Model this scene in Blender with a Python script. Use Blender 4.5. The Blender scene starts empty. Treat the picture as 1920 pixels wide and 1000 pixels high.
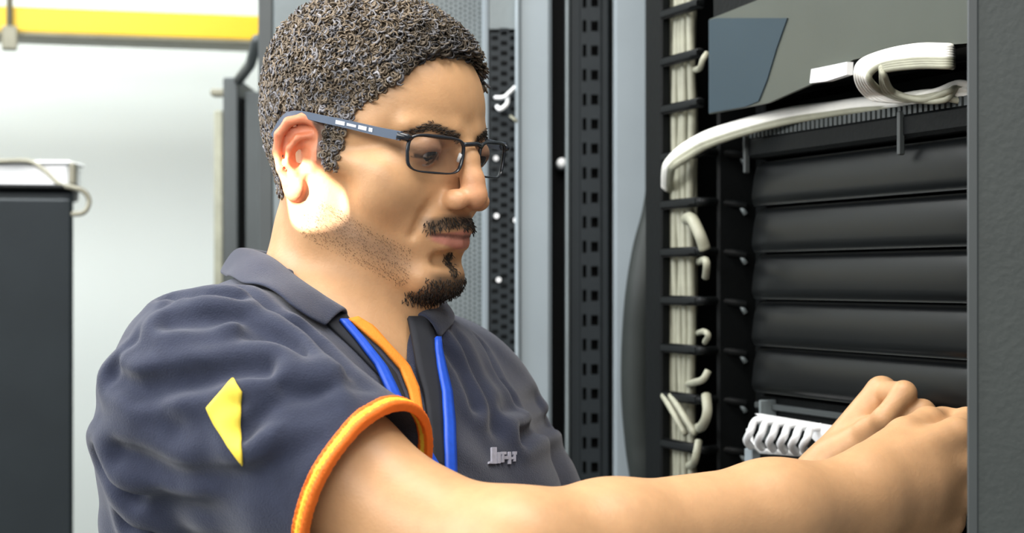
import bpy, math, random
import numpy as np
from mathutils import Vector, Matrix

# ------------------------------------------------------------------ camera, world, lights, exposure
F, CX, HZ, CAMZ = 3500.0, 960.0, 525.0, 1.5
scene = bpy.context.scene
COL = scene.collection
cam_data = bpy.data.cameras.new('camera'); cam = bpy.data.objects.new('camera', cam_data); COL.objects.link(cam)
cam.location = (0, 0, CAMZ); cam.rotation_euler = (math.pi/2, 0, 0)
cam_data.lens = F/1920*36; cam_data.sensor_width = 36; cam_data.shift_y = (HZ-500)/1920
cam_data.clip_start = .05
cam_data.dof.use_dof = True; cam_data.dof.focus_distance = 1.36; cam_data.dof.aperture_fstop = 9.0
scene.camera = cam

world = bpy.data.worlds.new('world'); scene.world = world; world.use_nodes = True
world.node_tree.nodes['Background'].inputs[0].default_value = (.90, .95, 1.0, 1)
world.node_tree.nodes['Background'].inputs[1].default_value = .34

def P(px, py, d):
    return Vector(((px-CX)/F*d, d, CAMZ+(HZ-py)/F*d))
def area(name, loc, target, sx, sy, power, color=(1, 1, 1), spread=180):
    d = bpy.data.lights.new(name, 'AREA'); d.shape = 'RECTANGLE'; d.size = sx; d.size_y = sy
    d.energy = power; d.color = color; d.spread = math.radians(spread)
    o = bpy.data.objects.new(name, d); COL.objects.link(o); o.location = loc
    o.rotation_euler = (Vector(target)-Vector(loc)).to_track_quat('-Z', 'Y').to_euler()
    return o
area('ceiling_tube_front', (.08, 1.12, 2.62), (.15, 1.35, 1.35), 1.2, .35, 22, (1, .96, .90))
area('ceiling_tube_back', (-1.0, 2.5, 2.6), (-.9, 3.2, 1.4), 1.6, .6, 40, (.97, 1, 1))
area('ceiling_tube_side', (-1.7, 1.5, 2.3), (-.2, 1.4, 1.4), .8, 1.2, 34, (.92, .94, 1))
area('added_key_left', (-1.35, .25, 2.4), (-.2, 1.35, 1.45), 1.3, .5, 26, (1, .98, .95))  # key light added to brighten the sleeve and cheek
area('added_fill_rear', (-.45, -.7, 2.3), (.2, 1.4, 1.35), 1.4, .5, 20, (1, .98, .95))  # fill light added on the camera side to brighten the hands
sp = bpy.data.lights.new('neck_patch_spot', 'SPOT'); so = bpy.data.objects.new('neck_patch_spot', sp); COL.objects.link(so)
so.location = (-1.2, .45, 2.15); sp.energy = 900; sp.spot_size = math.radians(1.75); sp.spot_blend = .06; sp.shadow_soft_size = .003; sp.color = (1, .97, .9)  # narrow spot added and shaped for the bright patch on the neck
so.rotation_euler = (P(580, 372, 1.365)-Vector(so.location)).to_track_quat('-Z', 'Y').to_euler()

scene.view_settings.view_transform = 'Standard'; scene.view_settings.look = 'None'
scene.view_settings.exposure = 0.0; scene.view_settings.gamma = 1.0; scene.view_settings.use_curve_mapping = False

# ------------------------------------------------------------------ helpers
def tag(o, label=None, cat=None, group=None, kind=None):
    if label: o['label'] = label
    if cat: o['category'] = cat
    if group: o['group'] = group
    if kind: o['kind'] = kind
    return o
def empty(name, loc, label=None, cat=None, group=None, kind=None):
    o = bpy.data.objects.new(name, None); COL.objects.link(o); o.location = loc; o.empty_display_size = .05
    bpy.context.view_layer.update()
    return tag(o, label, cat, group, kind)
def _offset(parent):
    v = Vector((0, 0, 0))
    while parent is not None:
        v += parent.location; parent = parent.parent
    return v
def mesh(name, V, Fc, mat, parent=None, smooth=False, origin=None):
    """one mesh object from world-space vertices"""
    off = _offset(parent)
    o0 = Vector(origin) if origin is not None else (Vector(np.asarray(V, dtype=float).mean(0)) if parent is None else off)
    V = np.asarray(V, dtype=np.float64)-np.array(o0)
    me = bpy.data.meshes.new(name); me.from_pydata(V.tolist(), [], [list(f) for f in Fc]); me.update()
    if smooth:
        me.polygons.foreach_set('use_smooth', [True]*len(me.polygons))
    if mat is not None: me.materials.append(mat)
    o = bpy.data.objects.new(name, me); COL.objects.link(o)
    o.location = o0-off if parent is not None else o0
    if parent is not None: o.parent = parent
    return o
class MB:
    def __init__(s): s.v = []; s.f = []
    def add(s, V, Fc):
        n = len(s.v); s.v += [tuple(map(float, p)) for p in V]; s.f += [tuple(i+n for i in f) for f in Fc]; return s
    def box(s, x0, x1, y0, y1, z0, z1, fr=None, bev=0):
        """box in frame fr=(origin, ax, ay, az); bevelled edges through an inner/outer cage"""
        x0, x1 = sorted((x0, x1)); y0, y1 = sorted((y0, y1)); z0, z1 = sorted((z0, z1))
        b = min(bev, (x1-x0)/2.1, (y1-y0)/2.1, (z1-z0)/2.1)
        if b <= 0:
            V = [(x, y, z) for x in (x0, x1) for y in (y0, y1) for z in (z0, z1)]
            Fc = [(0, 1, 3, 2), (4, 6, 7, 5), (0, 4, 5, 1), (2, 3, 7, 6), (0, 2, 6, 4), (1, 5, 7, 3)]
        else:
            V = []; idx = {}
            for i, x in enumerate((x0, x1)):
                for j, y in enumerate((y0, y1)):
                    for k, z in enumerate((z0, z1)):
                        sx, sy, sz = (1 if i == 0 else -1), (1 if j == 0 else -1), (1 if k == 0 else -1)
                        idx[(i, j, k, 0)] = len(V); V.append((x, y+sy*b, z+sz*b))
                        idx[(i, j, k, 1)] = len(V); V.append((x+sx*b, y, z+sz*b))
                        idx[(i, j, k, 2)] = len(V); V.append((x+sx*b, y+sy*b, z))
            q = lambda *a: tuple(idx[t] for t in a)
            Fc = []
            for i in (0, 1):
                Fc.append(q((i, 0, 0, 0), (i, 1, 0, 0), (i, 1, 1, 0), (i, 0, 1, 0)))
                Fc.append(q((0, i, 0, 1), (1, i, 0, 1), (1, i, 1, 1), (0, i, 1, 1)))
                Fc.append(q((0, 0, i, 2), (1, 0, i, 2), (1, 1, i, 2), (0, 1, i, 2)))
                for j in (0, 1):
                    Fc.append(q((i, j, 0, 0), (i, j, 1, 0), (i, j, 1, 1), (i, j, 0, 1)))
                    Fc.append(q((i, 0, j, 0), (i, 1, j, 0), (i, 1, j, 2), (i, 0, j, 2)))
                    Fc.append(q((0, i, j, 1), (1, i, j, 1), (1, i, j, 2), (0, i, j, 2)))
                    for k in (0, 1):
                        Fc.append(q((i, j, k, 0), (i, j, k, 1), (i, j, k, 2)))
        if fr is not None:
            o, ax, ay, az = fr
            V = [tuple(o+ax*x+ay*y+az*z) for x, y, z in V]
        return s.add(V, Fc)
    def tube(s, pts, r, seg=8, cap=True, flat=1.0):
        pts = [Vector(p) for p in pts]; n = len(pts)
        rr = r if hasattr(r, '__len__') else [r]*n
        t0 = (pts[1]-pts[0]).normalized()
        up = Vector((0, 0, 1)) if abs(t0.z) < .9 else Vector((0, 1, 0))
        nrm = (up-t0*up.dot(t0)).normalized(); V = []; Fc = []
        for i in range(n):
            t = (pts[min(i+1, n-1)]-pts[max(i-1, 0)]).normalized()
            nrm = (nrm-t*nrm.dot(t)).normalized(); bi = t.cross(nrm)
            for k in range(seg):
                a = 2*math.pi*k/seg
                V.append(pts[i]+(nrm*math.cos(a)*flat+bi*math.sin(a))*rr[i])
        for i in range(n-1):
            for k in range(seg):
                k2 = (k+1) % seg
                Fc.append((i*seg+k, i*seg+k2, (i+1)*seg+k2, (i+1)*seg+k))
        if cap:
            Fc.append(tuple(range(seg-1, -1, -1))); Fc.append(tuple(range((n-1)*seg, n*seg)))
        return s.add(V, Fc)
    def build(s, name, mat, parent=None, smooth=False, origin=None):
        return mesh(name, s.v, s.f, mat, parent, smooth, origin)
def spline(pts, n=8):
    """Catmull-Rom through points"""
    p = [Vector(q) for q in pts]; p = [p[0]*2-p[1]]+p+[p[-1]*2-p[-2]]; out = []
    for i in range(1, len(p)-2):
        for k in range(n):
            t = k/n
            out.append(.5*((2*p[i])+(-p[i-1]+p[i+1])*t+(2*p[i-1]-5*p[i]+4*p[i+1]-p[i+2])*t*t+(-p[i-1]+3*p[i]-3*p[i+1]+p[i+2])*t**3))
    out.append(p[-2]); return out

def material(name, color, rough=.5, metal=0, noise=None, bump=None, spec=.5, coat=0, sss=0, attr=None, alpha=1, trans=0, sheen=0, emis=None, bscale=200):
    """noise=(scale, amount) tints the base colour; bump=strength with fine noise"""
    m = bpy.data.materials.new(name); m.use_nodes = True; nt = m.node_tree; b = nt.nodes['Principled BSDF']
    b.inputs['Base Color'].default_value = (*color, 1); b.inputs['Roughness'].default_value = rough
    b.inputs['Metallic'].default_value = metal; b.inputs['Specular IOR Level'].default_value = spec
    b.inputs['Coat Weight'].default_value = coat; b.inputs['Alpha'].default_value = alpha
    b.inputs['Transmission Weight'].default_value = trans; b.inputs['Sheen Weight'].default_value = sheen
    if sss:
        b.inputs['Subsurface Weight'].default_value = sss
        b.inputs['Subsurface Radius'].default_value = (1, .35, .18); b.inputs['Subsurface Scale'].default_value = .012
    tc = nt.nodes.new('ShaderNodeTexCoord'); src = None
    if attr:
        a = nt.nodes.new('ShaderNodeVertexColor'); a.layer_name = attr; src = a.outputs['Color']
    if noise:
        n = nt.nodes.new('ShaderNodeTexNoise'); n.inputs['Scale'].default_value = noise[0]; n.inputs['Detail'].default_value = 4
        nt.links.new(tc.outputs['Object'], n.inputs['Vector'])
        r = nt.nodes.new('ShaderNodeMapRange'); r.inputs['From Min'].default_value = .3; r.inputs['From Max'].default_value = .7
        r.inputs['To Min'].default_value = 1-noise[1]; r.inputs['To Max'].default_value = 1+noise[1]
        nt.links.new(n.outputs['Fac'], r.inputs['Value'])
        mx = nt.nodes.new('ShaderNodeMix'); mx.data_type = 'RGBA'; mx.blend_type = 'MULTIPLY'; mx.inputs['Factor'].default_value = 1
        if src is not None: nt.links.new(src, mx.inputs['A'])
        else: mx.inputs['A'].default_value = (*color, 1)
        nt.links.new(r.outputs['Result'], mx.inputs['B']); src = mx.outputs['Result']
    if src is not None: nt.links.new(src, b.inputs['Base Color'])
    if bump:
        n2 = nt.nodes.new('ShaderNodeTexNoise'); n2.inputs['Scale'].default_value = bscale; n2.inputs['Detail'].default_value = 3
        nt.links.new(tc.outputs['Object'], n2.inputs['Vector'])
        bp = nt.nodes.new('ShaderNodeBump'); bp.inputs['Strength'].default_value = bump; bp.inputs['Distance'].default_value = .002
        nt.links.new(n2.outputs['Fac'], bp.inputs['Height']); nt.links.new(bp.outputs['Normal'], b.inputs['Normal'])
    if emis:
        b.inputs['Emission Color'].default_value = (*emis[:3], 1); b.inputs['Emission Strength'].default_value = emis[3]
    return m
def lin(r, g, b):
    f = lambda c: (c/255/12.92) if c <= 10 else ((c/255+.055)/1.055)**2.4
    return (f(r), f(g), f(b))
M = {
 'wall': material('painted_wall', (.66, .70, .67), .7, noise=(1.5, .03), bump=.1),
 'floor': material('grey_floor_tile', (.42, .43, .43), .4, noise=(3, .1)),
 'ceiling': material('ceiling_board', (.8, .8, .8), .8, noise=(8, .04)),
 'yellow': material('yellow_plastic', (.66, .42, .012), .45, noise=(6, .06)),
 'rod': material('zinc_rod', (.20, .19, .14), .5, metal=.2, noise=(30, .1)),
 'anthracite': material('anthracite_paint', (.015, .020, .023), .5, noise=(12, .08), bump=.1, spec=.25),
 'black': material('black_powder_coat', (.004, .0048, .005), .5, noise=(20, .12), bump=.15, spec=.12),
 'black_gloss': material('black_moulded_plastic', (.0035, .0042, .0045), .34, noise=(15, .1), spec=.22),
 'grey_mid': material('grey_cabinet_paint', (.17, .20, .205), .5, noise=(20, .08), bump=.2),
 'grey_light': material('light_grey_post_paint', (.26, .305, .33), .45, noise=(10, .05)),
 'grey_dark': material('dark_grey_paint', (.05, .058, .058), .5, noise=(14, .08)),
 'door_grey': material('dark_grey_door_paint', (.040, .048, .045), .6, noise=(9, .1), bump=.2),
 'beige': material('beige_cable_jacket', (.30, .30, .225), .5, noise=(60, .12)),
 'white_cable': material('white_cable_jacket', (.88, .87, .80), .45, noise=(60, .06)),
 'white': material('white_plastic', (.85, .86, .86), .4, noise=(40, .04)),
 'steel': material('nickel_steel', (.75, .75, .75), .25, metal=1, noise=(40, .05)),
 'face_grey': material('smoked_equipment_face', (.060, .068, .058), .3, noise=(5, .1), spec=.35),
 'blue_reflection': material('painted_blue_reflection', (.026, .044, .058), .35, noise=(4, .08), spec=.18),
 'hose': material('black_rubber_hose', (.018, .022, .020), .55, noise=(20, .1), spec=.25),
}
# ------------------------------------------------------------------ the room
TH = math.radians(16)
WO = Vector((-.5, 3.86, 0)); WX = Vector((math.cos(TH), math.sin(TH), 0)); WN = Vector((math.sin(TH), -math.cos(TH), 0)); UZ = Vector((0, 0, 1))
wall_fr = (WO, WX, WN, UZ)
def struct(name, mb, mat): return tag(mb.build(name, mat), kind='structure')
struct('wall_back', MB().box(-2.6, 3.2, -.12, 0, 0, 2.8, wall_fr), M['wall'])
struct('floor', MB().box(-3, 2.6, -2.2, 5.4, -.1, 0), M['floor'])
struct('ceiling', MB().box(-3, 2.6, -.2, 5.4, 2.8, 2.9), M['ceiling'])
struct('wall_left', MB().box(-3.1, -3.0, -2.2, 4.4, 0, 2.8), M['wall'])
struct('baseboard_back', MB().box(-2.5, 3.1, .001, .015, 0, .1, wall_fr, .004), M['grey_dark'])

def wall_hit(px, py, off):
    """where the line of sight meets the plane `off` in front of the back wall"""
    d = Vector(((px-CX)/F, 1, (HZ-py)/F)); o = Vector((0, 0, CAMZ))
    t = (WO+WN*off-o).dot(WN)/d.dot(WN); p = o+d*t
    return (p-WO).dot(WX), p.z

# yellow cable raceway hung in front of the wall
race = empty('cable_raceway', WO+WN*.3+UZ*2.0, 'bright yellow cable raceway running along the white wall near the ceiling', 'raceway')
x0, za = wall_hit(0, 23, .3); x1, zb = wall_hit(480, 42, .3); _, zc = wall_hit(0, 70, .3)
h = (za-zc)
MB().box(-2.2, 2.2, .28, .38, za-h, za-h+.012, wall_fr, .004).build('base', M['yellow'], race)
MB().box(-2.2, 2.2, .376, .384, za-h, za, wall_fr, .003).build('side_panel', M['yellow'], race)
MB().box(-2.2, 2.2, .276, .284, za-h, za, wall_fr, .003).build('side_panel', M['yellow'], race)
MB().box(-2.2, 2.2, .272, .388, za-h-.008, za-h, wall_fr, .003).build('rim', M['rod'], race)
for k, xx in enumerate((wall_hit(18, 50, .4)[0], wall_hit(18, 50, .4)[0]+1.25)):
    r = MB().tube([WO+WX*xx+WN*.395+UZ*(za-h-.03), WO+WX*xx+WN*.395+UZ*2.8], .006, 8).build('hanger_rod', M['rod'], race, True)
    MB().box(xx-.014, xx+.014, .385, .41, za-h-.035, za-h+.008, wall_fr, .003).build('nut', M['rod'], r)

# dark cabinet in the lower left corner
c0 = P(137, 357, 2.55); CB = (Vector((c0.x, 2.55, 0)), Vector((1, .235, 0)).normalized(), Vector((-.235, 1, 0)).normalized(), UZ)
cab = empty('storage_cabinet', (c0.x-.35, 2.8, 0), 'low dark anthracite cabinet against the white wall, cut by the left edge', 'cabinet')
MB().box(-.62, .0, .012, .4, .04, c0.z, CB, .004).build('body', M['anthracite'], cab)
MB().box(-.605, -.002, -.006, .010, .08, c0.z-.012, CB, .003).build('door', M['anthracite'], cab)
MB().box(-.63, .008, .0, .41, c0.z, c0.z+.008, CB, .003).build('top_panel', M['black'], cab)
MB().box(-.6, -.02, .03, .37, 0, .04, CB, .003).build('plinth', M['black'], cab)
# white trunking + thin wire on top of it
tr = empty('wall_trunking', P(60, 350, 2.62), 'white plastic trunking lying on top of the dark cabinet', 'trunking')
q0, q1 = P(-60, 348, 2.62), P(128, 308, 2.62)
MB().box(q0.x, q1.x, 2.62, 2.70, c0.z+.008, q1.z, None, .004).build('body', M['white'], tr)
MB().box(q0.x, q1.x+.004, 2.615, 2.705, q1.z, q1.z+.005, None, .002).build('lid', M['white'], tr)
w = MB().tube(spline([P(-60, 303, 2.6), P(0, 303, 2.6), P(55, 303, 2.6), P(85, 322, 2.585), P(112, 346, 2.56), P(138, 352, 2.54), P(158, 360, 2.54), P(167, 378, 2.54), P(158, 398, 2.535), P(135, 402, 2.54)], 6), .0035, 8)
tag(w.build('wire', M['rod'], None, True), 'thin grey wire looping over the top corner of the dark cabinet', 'wire')
cl = MB().box(P(128, 0, 2.55).x, P(140, 0, 2.55).x, 2.552, 2.566, c0.z+.008, P(0, 305, 2.55).z, None, .002)
tag(cl.build('wire_clip', M['rod']), 'small grey clip standing on the corner of the dark cabinet', 'clip')

def pbox(mb, px0, px1, d, thick, z0, z1, bev=.002):
    return mb.box((px0-CX)/F*d, (px1-CX)/F*d, d, d+thick, z0, z1, None, bev)
def zat(py, d): return CAMZ+(HZ-py)/F*d

# narrow cabinet seen edge-on behind the man's head
D = 2.75
nc = empty('wall_cabinet', P(435, 300, D)-Vector((0, 0, P(0, 300, D).z)), 'narrow dark cabinet with a pale edge, standing against the wall behind the man', 'cabinet')
pbox(MB(), 418, 446, D, .30, .02, zat(145, D)).build('side_panel', M['grey_dark'], nc)
pbox(MB(), 444, 461, D+.03, .3, .02, zat(180, D)).build('body', M['black'], nc)
pbox(MB(), 460, 500, D, .30, .02, zat(172, D)).build('door', M['grey_dark'], nc)
pbox(MB(), 401, 418, D+.02, .2, .02, zat(205, D)).build('edge_strip', M['beige'], nc)
pbox(MB(), 394, 424, D+.01, .03, zat(178, D), zat(165, D)).build('bracket', M['rod'], nc)
# diagonal brace from the cabinet top to the tall cabinet
MB().tube([P(448, 150, D), P(470, 120, D-.1), P(482, 75, D-.25)], .008, 8).build('cable_stub', M['grey_dark'], nc, True)

# tall cabinet with the perforated door behind the head
D = 2.35
tc_ = empty('server_cabinet', (P(700, 0, D).x, D+.3, 0), 'tall grey server cabinet with a perforated door behind the man', 'cabinet')
pbox(MB(), 484, 905, D+.02, .6, .03, 2.15).build('body', M['grey_mid'], tc_)
pbox(MB(), 484, 512, D, .05, .03, 2.15).build('frame_post', M['grey_dark'], tc_)
pbox(MB(), 904, 919, D-.02, .06, .03, 2.15).build('frame_post', M['grey_light'], tc_)
def perforated(name, px0, px1, py0, py1, d, pitch_px, rows_pitch_px, hole, mat, parent, thick=.002, round_=False):
    """sheet with a staggered grid of real square holes (each cell: a frame of four quads)"""
    mb = MB(); s = d/F; cw = pitch_px*s; ch = rows_pitch_px*s
    X0, X1 = (px0-CX)*s, (px1-CX)*s; Z1, Z0 = zat(py0, d), zat(py1, d)
    ncol = max(1, int(round((X1-X0)/cw))); cw = (X1-X0)/ncol; nrow = int((Z1-Z0)/ch)
    hw, hh = cw*hole[0]/2, ch*hole[1]/2
    for c in range(ncol):
        for r in range(nrow):
            xc = X0+cw*(c+.5); zc = Z0+ch*(r+.5)+(ch/2 if c % 2 else 0)
            o = [(xc-cw/2, d, zc-ch/2), (xc+cw/2, d, zc-ch/2), (xc+cw/2, d, zc+ch/2), (xc-cw/2, d, zc+ch/2)]
            i = [(xc-hw, d, zc-hh), (xc+hw, d, zc-hh), (xc+hw, d, zc+hh), (xc-hw, d, zc+hh)]
            b = [(a[0], d+thick, a[2]) for a in i]
            mb.add(o+i+b, [(0, 1, 5, 4), (1, 2, 6, 5), (2, 3, 7, 6), (3, 0, 4, 7), (4, 5, 9, 8), (5, 6, 10, 9), (6, 7, 11, 10), (7, 4, 8, 11)])
    o = mb.build(name, mat, parent); o['kind'] = 'stuff'; return o
perforated('perforated_door', 700, 903, -20, 1010, D, 9, 9, (.5, .5), M['grey_mid'], tc_)
pbox(MB(), 512, 700, D, .018, .05, 2.13).build('door', M['grey_mid'], tc_)
pbox(MB(), 512, 903, D+.016, .003, .05, 2.13).build('door_backing', M['grey_dark'], tc_)

# open rack frame to the right of it: posts, perforated strip, slotted rail
D = 2.2
rf = empty('open_frame_rack', (P(1040, 0, D).x, D, 0), 'open rack frame of pale grey posts, slotted black rail and mesh strip', 'rack')
perforated('mesh_strip', 919, 971, 52, 860, D+.01, 17.3, 19, (.70, .46), M['anthracite'], rf)
pbox(MB(), 917, 973, D+.01, .004, zat(52, D), 2.3, 0).build('mesh_top', M['grey_mid'], rf)
pbox(MB(), 915, 975, D+.05, .02, .05, 2.3).build('strip_backing', M['black'], rf)
pbox(MB(), 971, 1034, D, .09, .03, 2.3, .004).build('post', M['grey_light'], rf)
pbox(MB(), 966, 975, D-.006, .02, .03, 2.3, .002).build('post_lip', M['grey_light'], rf)
pbox(MB(), 1032, 1068, D+.07, .04, .03, 2.3).build('channel', M['black'], rf)
pbox(MB(), 1061, 1068, D-.005, .08, .03, 2.3, .002).build('channel_lip', M['grey_mid'], rf)
pbox(MB(), 1068, 1090, D, .02, .03, 2.3).build('rail', M['black_rail'] if 'black_rail' in M else M['anthracite'], rf)
perforated('slotted_rail', 1088, 1104, -112, 900, D, 16, 46, (.45, .5), M['anthracite'], rf, .004)
perforated('slotted_rail', 1104, 1126, -97, 900, D-.002, 22, 46, (.62, .42), M['anthracite'], rf, .006)
pbox(MB(), 1126, 1142, D, .02, .03, 2.3).build('rail', M['anthracite'], rf)
pbox(MB(), 1086, 1130, D+.03, .01, .03, 2.3, 0).build('rail_backing', M['black'], rf)
pbox(MB(), 1140, 1156, D+.04, .04, .03, 2.3).build('channel', M['black'], rf)
pbox(MB(), 1150, 1216, D, .08, .03, 2.3, .004).build('post', M['grey_light'], rf)
pbox(MB(), 1214, 1226, D-.01, .08, .03, 2.3).build('post_trim', M['grey_dark'], rf)
kc = P(1053, 307, D+.03)
kn = MB().tube([kc+Vector((0, .045, 0)), kc+Vector((0, -.012, 0)), kc+Vector((0, -.02, 0))], [.0065, .0065, .004], 14)
kn.build('knob', M['white'], rf, True)
for (px, py) in ((930, 297), (931, 405), (967, 413), (935, 525)):
    c = P(px, py, D+.004)
    MB().tube([c+Vector((0, .012, 0)), c+Vector((0, -.002, 0))], .0032, 8).build('screw', M['white'], rf)
ct = MB().tube(spline([P(928, 183, D), P(945, 182, D-.01), P(957, 172, D-.006), P(966, 163, D)], 4), .0022, 6)
ct.tube(spline([P(932, 200, D), P(938, 205, D-.01), P(950, 196, D-.008), P(952, 183, D)], 4), .0026, 6)
tag(ct.build('cable_tie', M['white'], None, True), 'small white cable tie knotted through the mesh strip of the rack', 'cable tie')
ct = MB().tube(spline([P(957, 218, D), P(965, 224, D-.008), P(972, 232, D)], 4), .0018, 6)
tag(ct.build('cable_tie', M['beige'], None, True), 'tiny beige tie end poking from the mesh strip edge', 'cable tie')
# black hose bulging in front of the right-hand post
hp = spline([P(1250, 250, 2.12), P(1249, 330, 2.12), P(1240, 400, 2.12), P(1222, 470, 2.11), P(1209, 550, 2.1), P(1202, 640, 2.1), P(1201, 740, 2.1), P(1208, 830, 2.1), P(1218, 900, 2.1), P(1232, 1000, 2.12), P(1236, 1300, 2.12)], 8)
tag(MB().tube(hp, .022, 16).build('rubber_hose', M['hose'], None, True), 'thick black rubber hose bulging down in front of the pale rack post', 'hose')
# ------------------------------------------------------------------ the equipment rack he works on
RN = Vector((.3615, 1.48, 0)); RD = Vector((-math.sin(math.radians(20)), math.cos(math.radians(20)), 0)); RO = Vector((-math.cos(math.radians(20)), -math.sin(math.radians(20)), 0))
rk = (RN, RD, RO, UZ)
def R(s, off, z): return RN+RD*s+RO*off+UZ*z
def rhit(px, py, off=0.0):
    d = Vector(((px-CX)/F, 1, (HZ-py)/F)); o = Vector((0, 0, CAMZ))
    t = (RN+RO*off-o).dot(RO)/d.dot(RO); return o+d*t
def rs(px, off=0.0):
    p = rhit(px, 0, off); return (p-RN).dot(RD)
U = .04445; ZP = 1.5698
SL = rs(1232, .036)+.006; SW0 = rs(1306, .048); SF = rs(1214, .048)
SE = rs(1330, .058)
rack = empty('equipment_rack', RN+RD*.2-RO*.3, 'open black equipment rack the man is reaching into', 'rack')
MB().box(-.16, SL+.014, -.82, -.80, .05, 2.2, rk).build('back_panel', M['black'], rack)
MB().box(SL, SL+.014, -.80, .040, .05, 2.2, rk, .003).build('side_panel', M['black'], rack)
MB().box(-.18, -.16, -.80, .0, .05, 2.2, rk).build('side_panel', M['black'], rack)
MB().box(-.18, SL+.014, -.80, .0, 2.2, 2.23, rk).build('top_panel', M['black'], rack)
MB().box(-.18, SL+.014, -.80, .0, 0, .05, rk).build('base', M['black'], rack)
MB().box(.352, .372, -.03, -.004, .05, 2.2, rk, .002).build('mounting_rail', M['black'], rack)
MB().box(-.15, -.13, -.03, -.004, .05, 2.2, rk, .002).build('mounting_rail', M['black'], rack)
# vertical cable manager: trough + fingers
vm = empty('vertical_cable_manager', R(.44, 0, .05), 'black vertical cable manager with a ladder of fingers left of the blank panels', 'cable manager')
MB().box(.372, SL-.002, -.09, -.084, .05, 2.2, rk).build('back_panel', M['black'], vm)
MB().box(.372, .380, -.084, -.01, .05, 2.2, rk, .002).build('side_panel', M['black'], vm)
MB().box(rs(1241, .05), SF, .040, .051, .05, 2.2, rk, .002).build('flange', M['black'], vm)
MB().box(SW0-.012, SW0-.006, -.084, .030, .05, 2.2, rk, .002).build('divider', M['black'], vm)
fing = None; pitch = 85*2.0/F; zf = zat(50, 1.995)
f0 = MB().box(SW0-.006, rs(1240, .05), .043, .052, -.0048, .0048, rk, .002)
f1 = MB().box(SW0-.010, rs(1240, .05), .043, .052, -.0048, .0048, rk, .002)
f0.tube(spline([R(SW0-.004, .048, 0), R(SW0-.012, .045, .0), R(.388, .028, 0), R(.380, .012, -.002), R(.377, .002, -.004)], 5), .0042, 8)
k = 0
for i in range(-6, 22):
    z = zf-i*pitch
    short = z > zat(225, 1.9)
    if short:
        o = (f1.build('finger', M['black'], vm, True, origin=R(.46, .04, 0))); o.location = o.location+Vector((0, 0, z)); continue
    if fing is None:
        fing = f0.build('finger', M['black'], vm, True, origin=R(.46, .04, 0)); base = fing.location.copy(); o = fing
    else:
        o = fing.copy(); COL.objects.link(o); o.parent = vm
    o.location = base+Vector((0, 0, z))
    tip = MB().tube([R(.378, .008, z-.0045), R(.377, .003, z-.012)], [.0022, .0028], 6)
    if -1 < i < 10 and not short: tip.build('finger_tip', M['grey_mid'], o, True)  # grey colour stands in for the glint on each finger end
# cables standing behind the fingers
rng = random.Random(4)
for j in range(12):
    pts = []; lay = j % 2
    for i in range(0, 30):
        z = 2.15-i*.07
        pxj = 1249+j*4.6+rng.uniform(-3.5, 3.5); of = .036-lay*.011+rng.uniform(-.0015, .0015)
        pts.append(R(rs(min(1303, max(1246, pxj)), of), of, z))
    tag(MB().tube(spline(pts, 5), .0044, 8).build('patch_cable', M['beige'], None, True), 'beige cable running down behind the black fingers of the cable manager', 'cable', 'beige cables behind the fingers')
# cable ends poking out between fingers on the right of the windows
ends = [((1312, 128), (1318, 112), (1326, 100), 'short white cable end sticking out beside the second finger gap'),
        ((1296, 410), (1312, 440), (1322, 468), 'pale cable curving out to the right at mid-height of the fingers'),
        ((1322, 488), (1325, 500), (1323, 520), 'pale cable end hanging below the curving pale one'),
        ((1320, 622), (1328, 630), (1322, 642), 'tiny white cable end beside the fingers above the cable hook'),
        ((1300, 718), (1318, 712), (1328, 696), 'pale hooked cable end low beside the fingers'),
        ((1316, 800), (1326, 775), (1324, 742), 'pale thick cable end curving upward above the forearm'),
        ((1300, 870), (1306, 850), (1310, 828), 'dull pale cable end just above the forearm')]
rad = [.0032, .0060, .0038, .003, .0036, .0050, .0040]
for (a, b, c, lab), r in zip(ends, rad):
    pts = spline([rhit(a[0]-14, a[1]+4, .02), rhit(*a, .056), rhit(*b, .06), rhit(*c, .055)], 5)
    tag(MB().tube(pts, r, 8).build('cable_end', M['beige'], None, True), lab, 'cable')
for n, (xa, xb) in enumerate(((1244, 1286), (1258, 1304))):
    pts = spline([rhit(xa, 742, .05), rhit((xa+xb)/2, 778, .054), rhit(xb, 815, .05)], 5)
    tag(MB().tube(pts, .0034, 8).build('cable_end', M['beige'], None, True), ['left', 'right'][n]+'-hand of two white strands slanting across the gap above the forearm', 'cable')

# blanking panels: convex moulded plastic, one rack unit each
def blank_mesh():
    mb = MB(); prof = []
    hh = U/2-.0008
    for i in range(13):
        t = i/12; zz = -hh+2*hh*t
        off = .015*math.sqrt(max(0, 1-t**2.2))-.004*(1-min(1, t*9))
        prof.append((off, zz))
    ss = [-.128, -.122, -.11, 0, .15, .30, .334, .342, .346]
    sc = [.0, .6, 1, 1, 1, 1, 1, .7, 0.0]
    V = []
    for s, c in zip(ss, sc):
        for off, zz in prof: V.append(R(s, .004+off*c, zz))
    n = len(prof); Fc = [(i*n+j, i*n+j+1, (i+1)*n+j+1, (i+1)*n+j) for i in range(len(ss)-1) for j in range(n-1)]
    b = len(V)
    for s in (ss[0], ss[-1]):
        for zz in (-hh, hh): V.append(R(s, -.004, zz))
    Fc += [(b, b+1, b+3, b+2)]
    top = [i*n+n-1 for i in range(len(ss))]; bot = [i*n for i in range(len(ss))]
    Fc.append(tuple(top+[b+3, b+1])); Fc.append(tuple(bot[::-1]+[b, b+2]))
    return V, Fc
V, Fc = blank_mesh()
bp0 = mesh('blanking_panel', V, Fc, M['black_gloss'], None, True, origin=R(.1, 0, 0))
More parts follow.
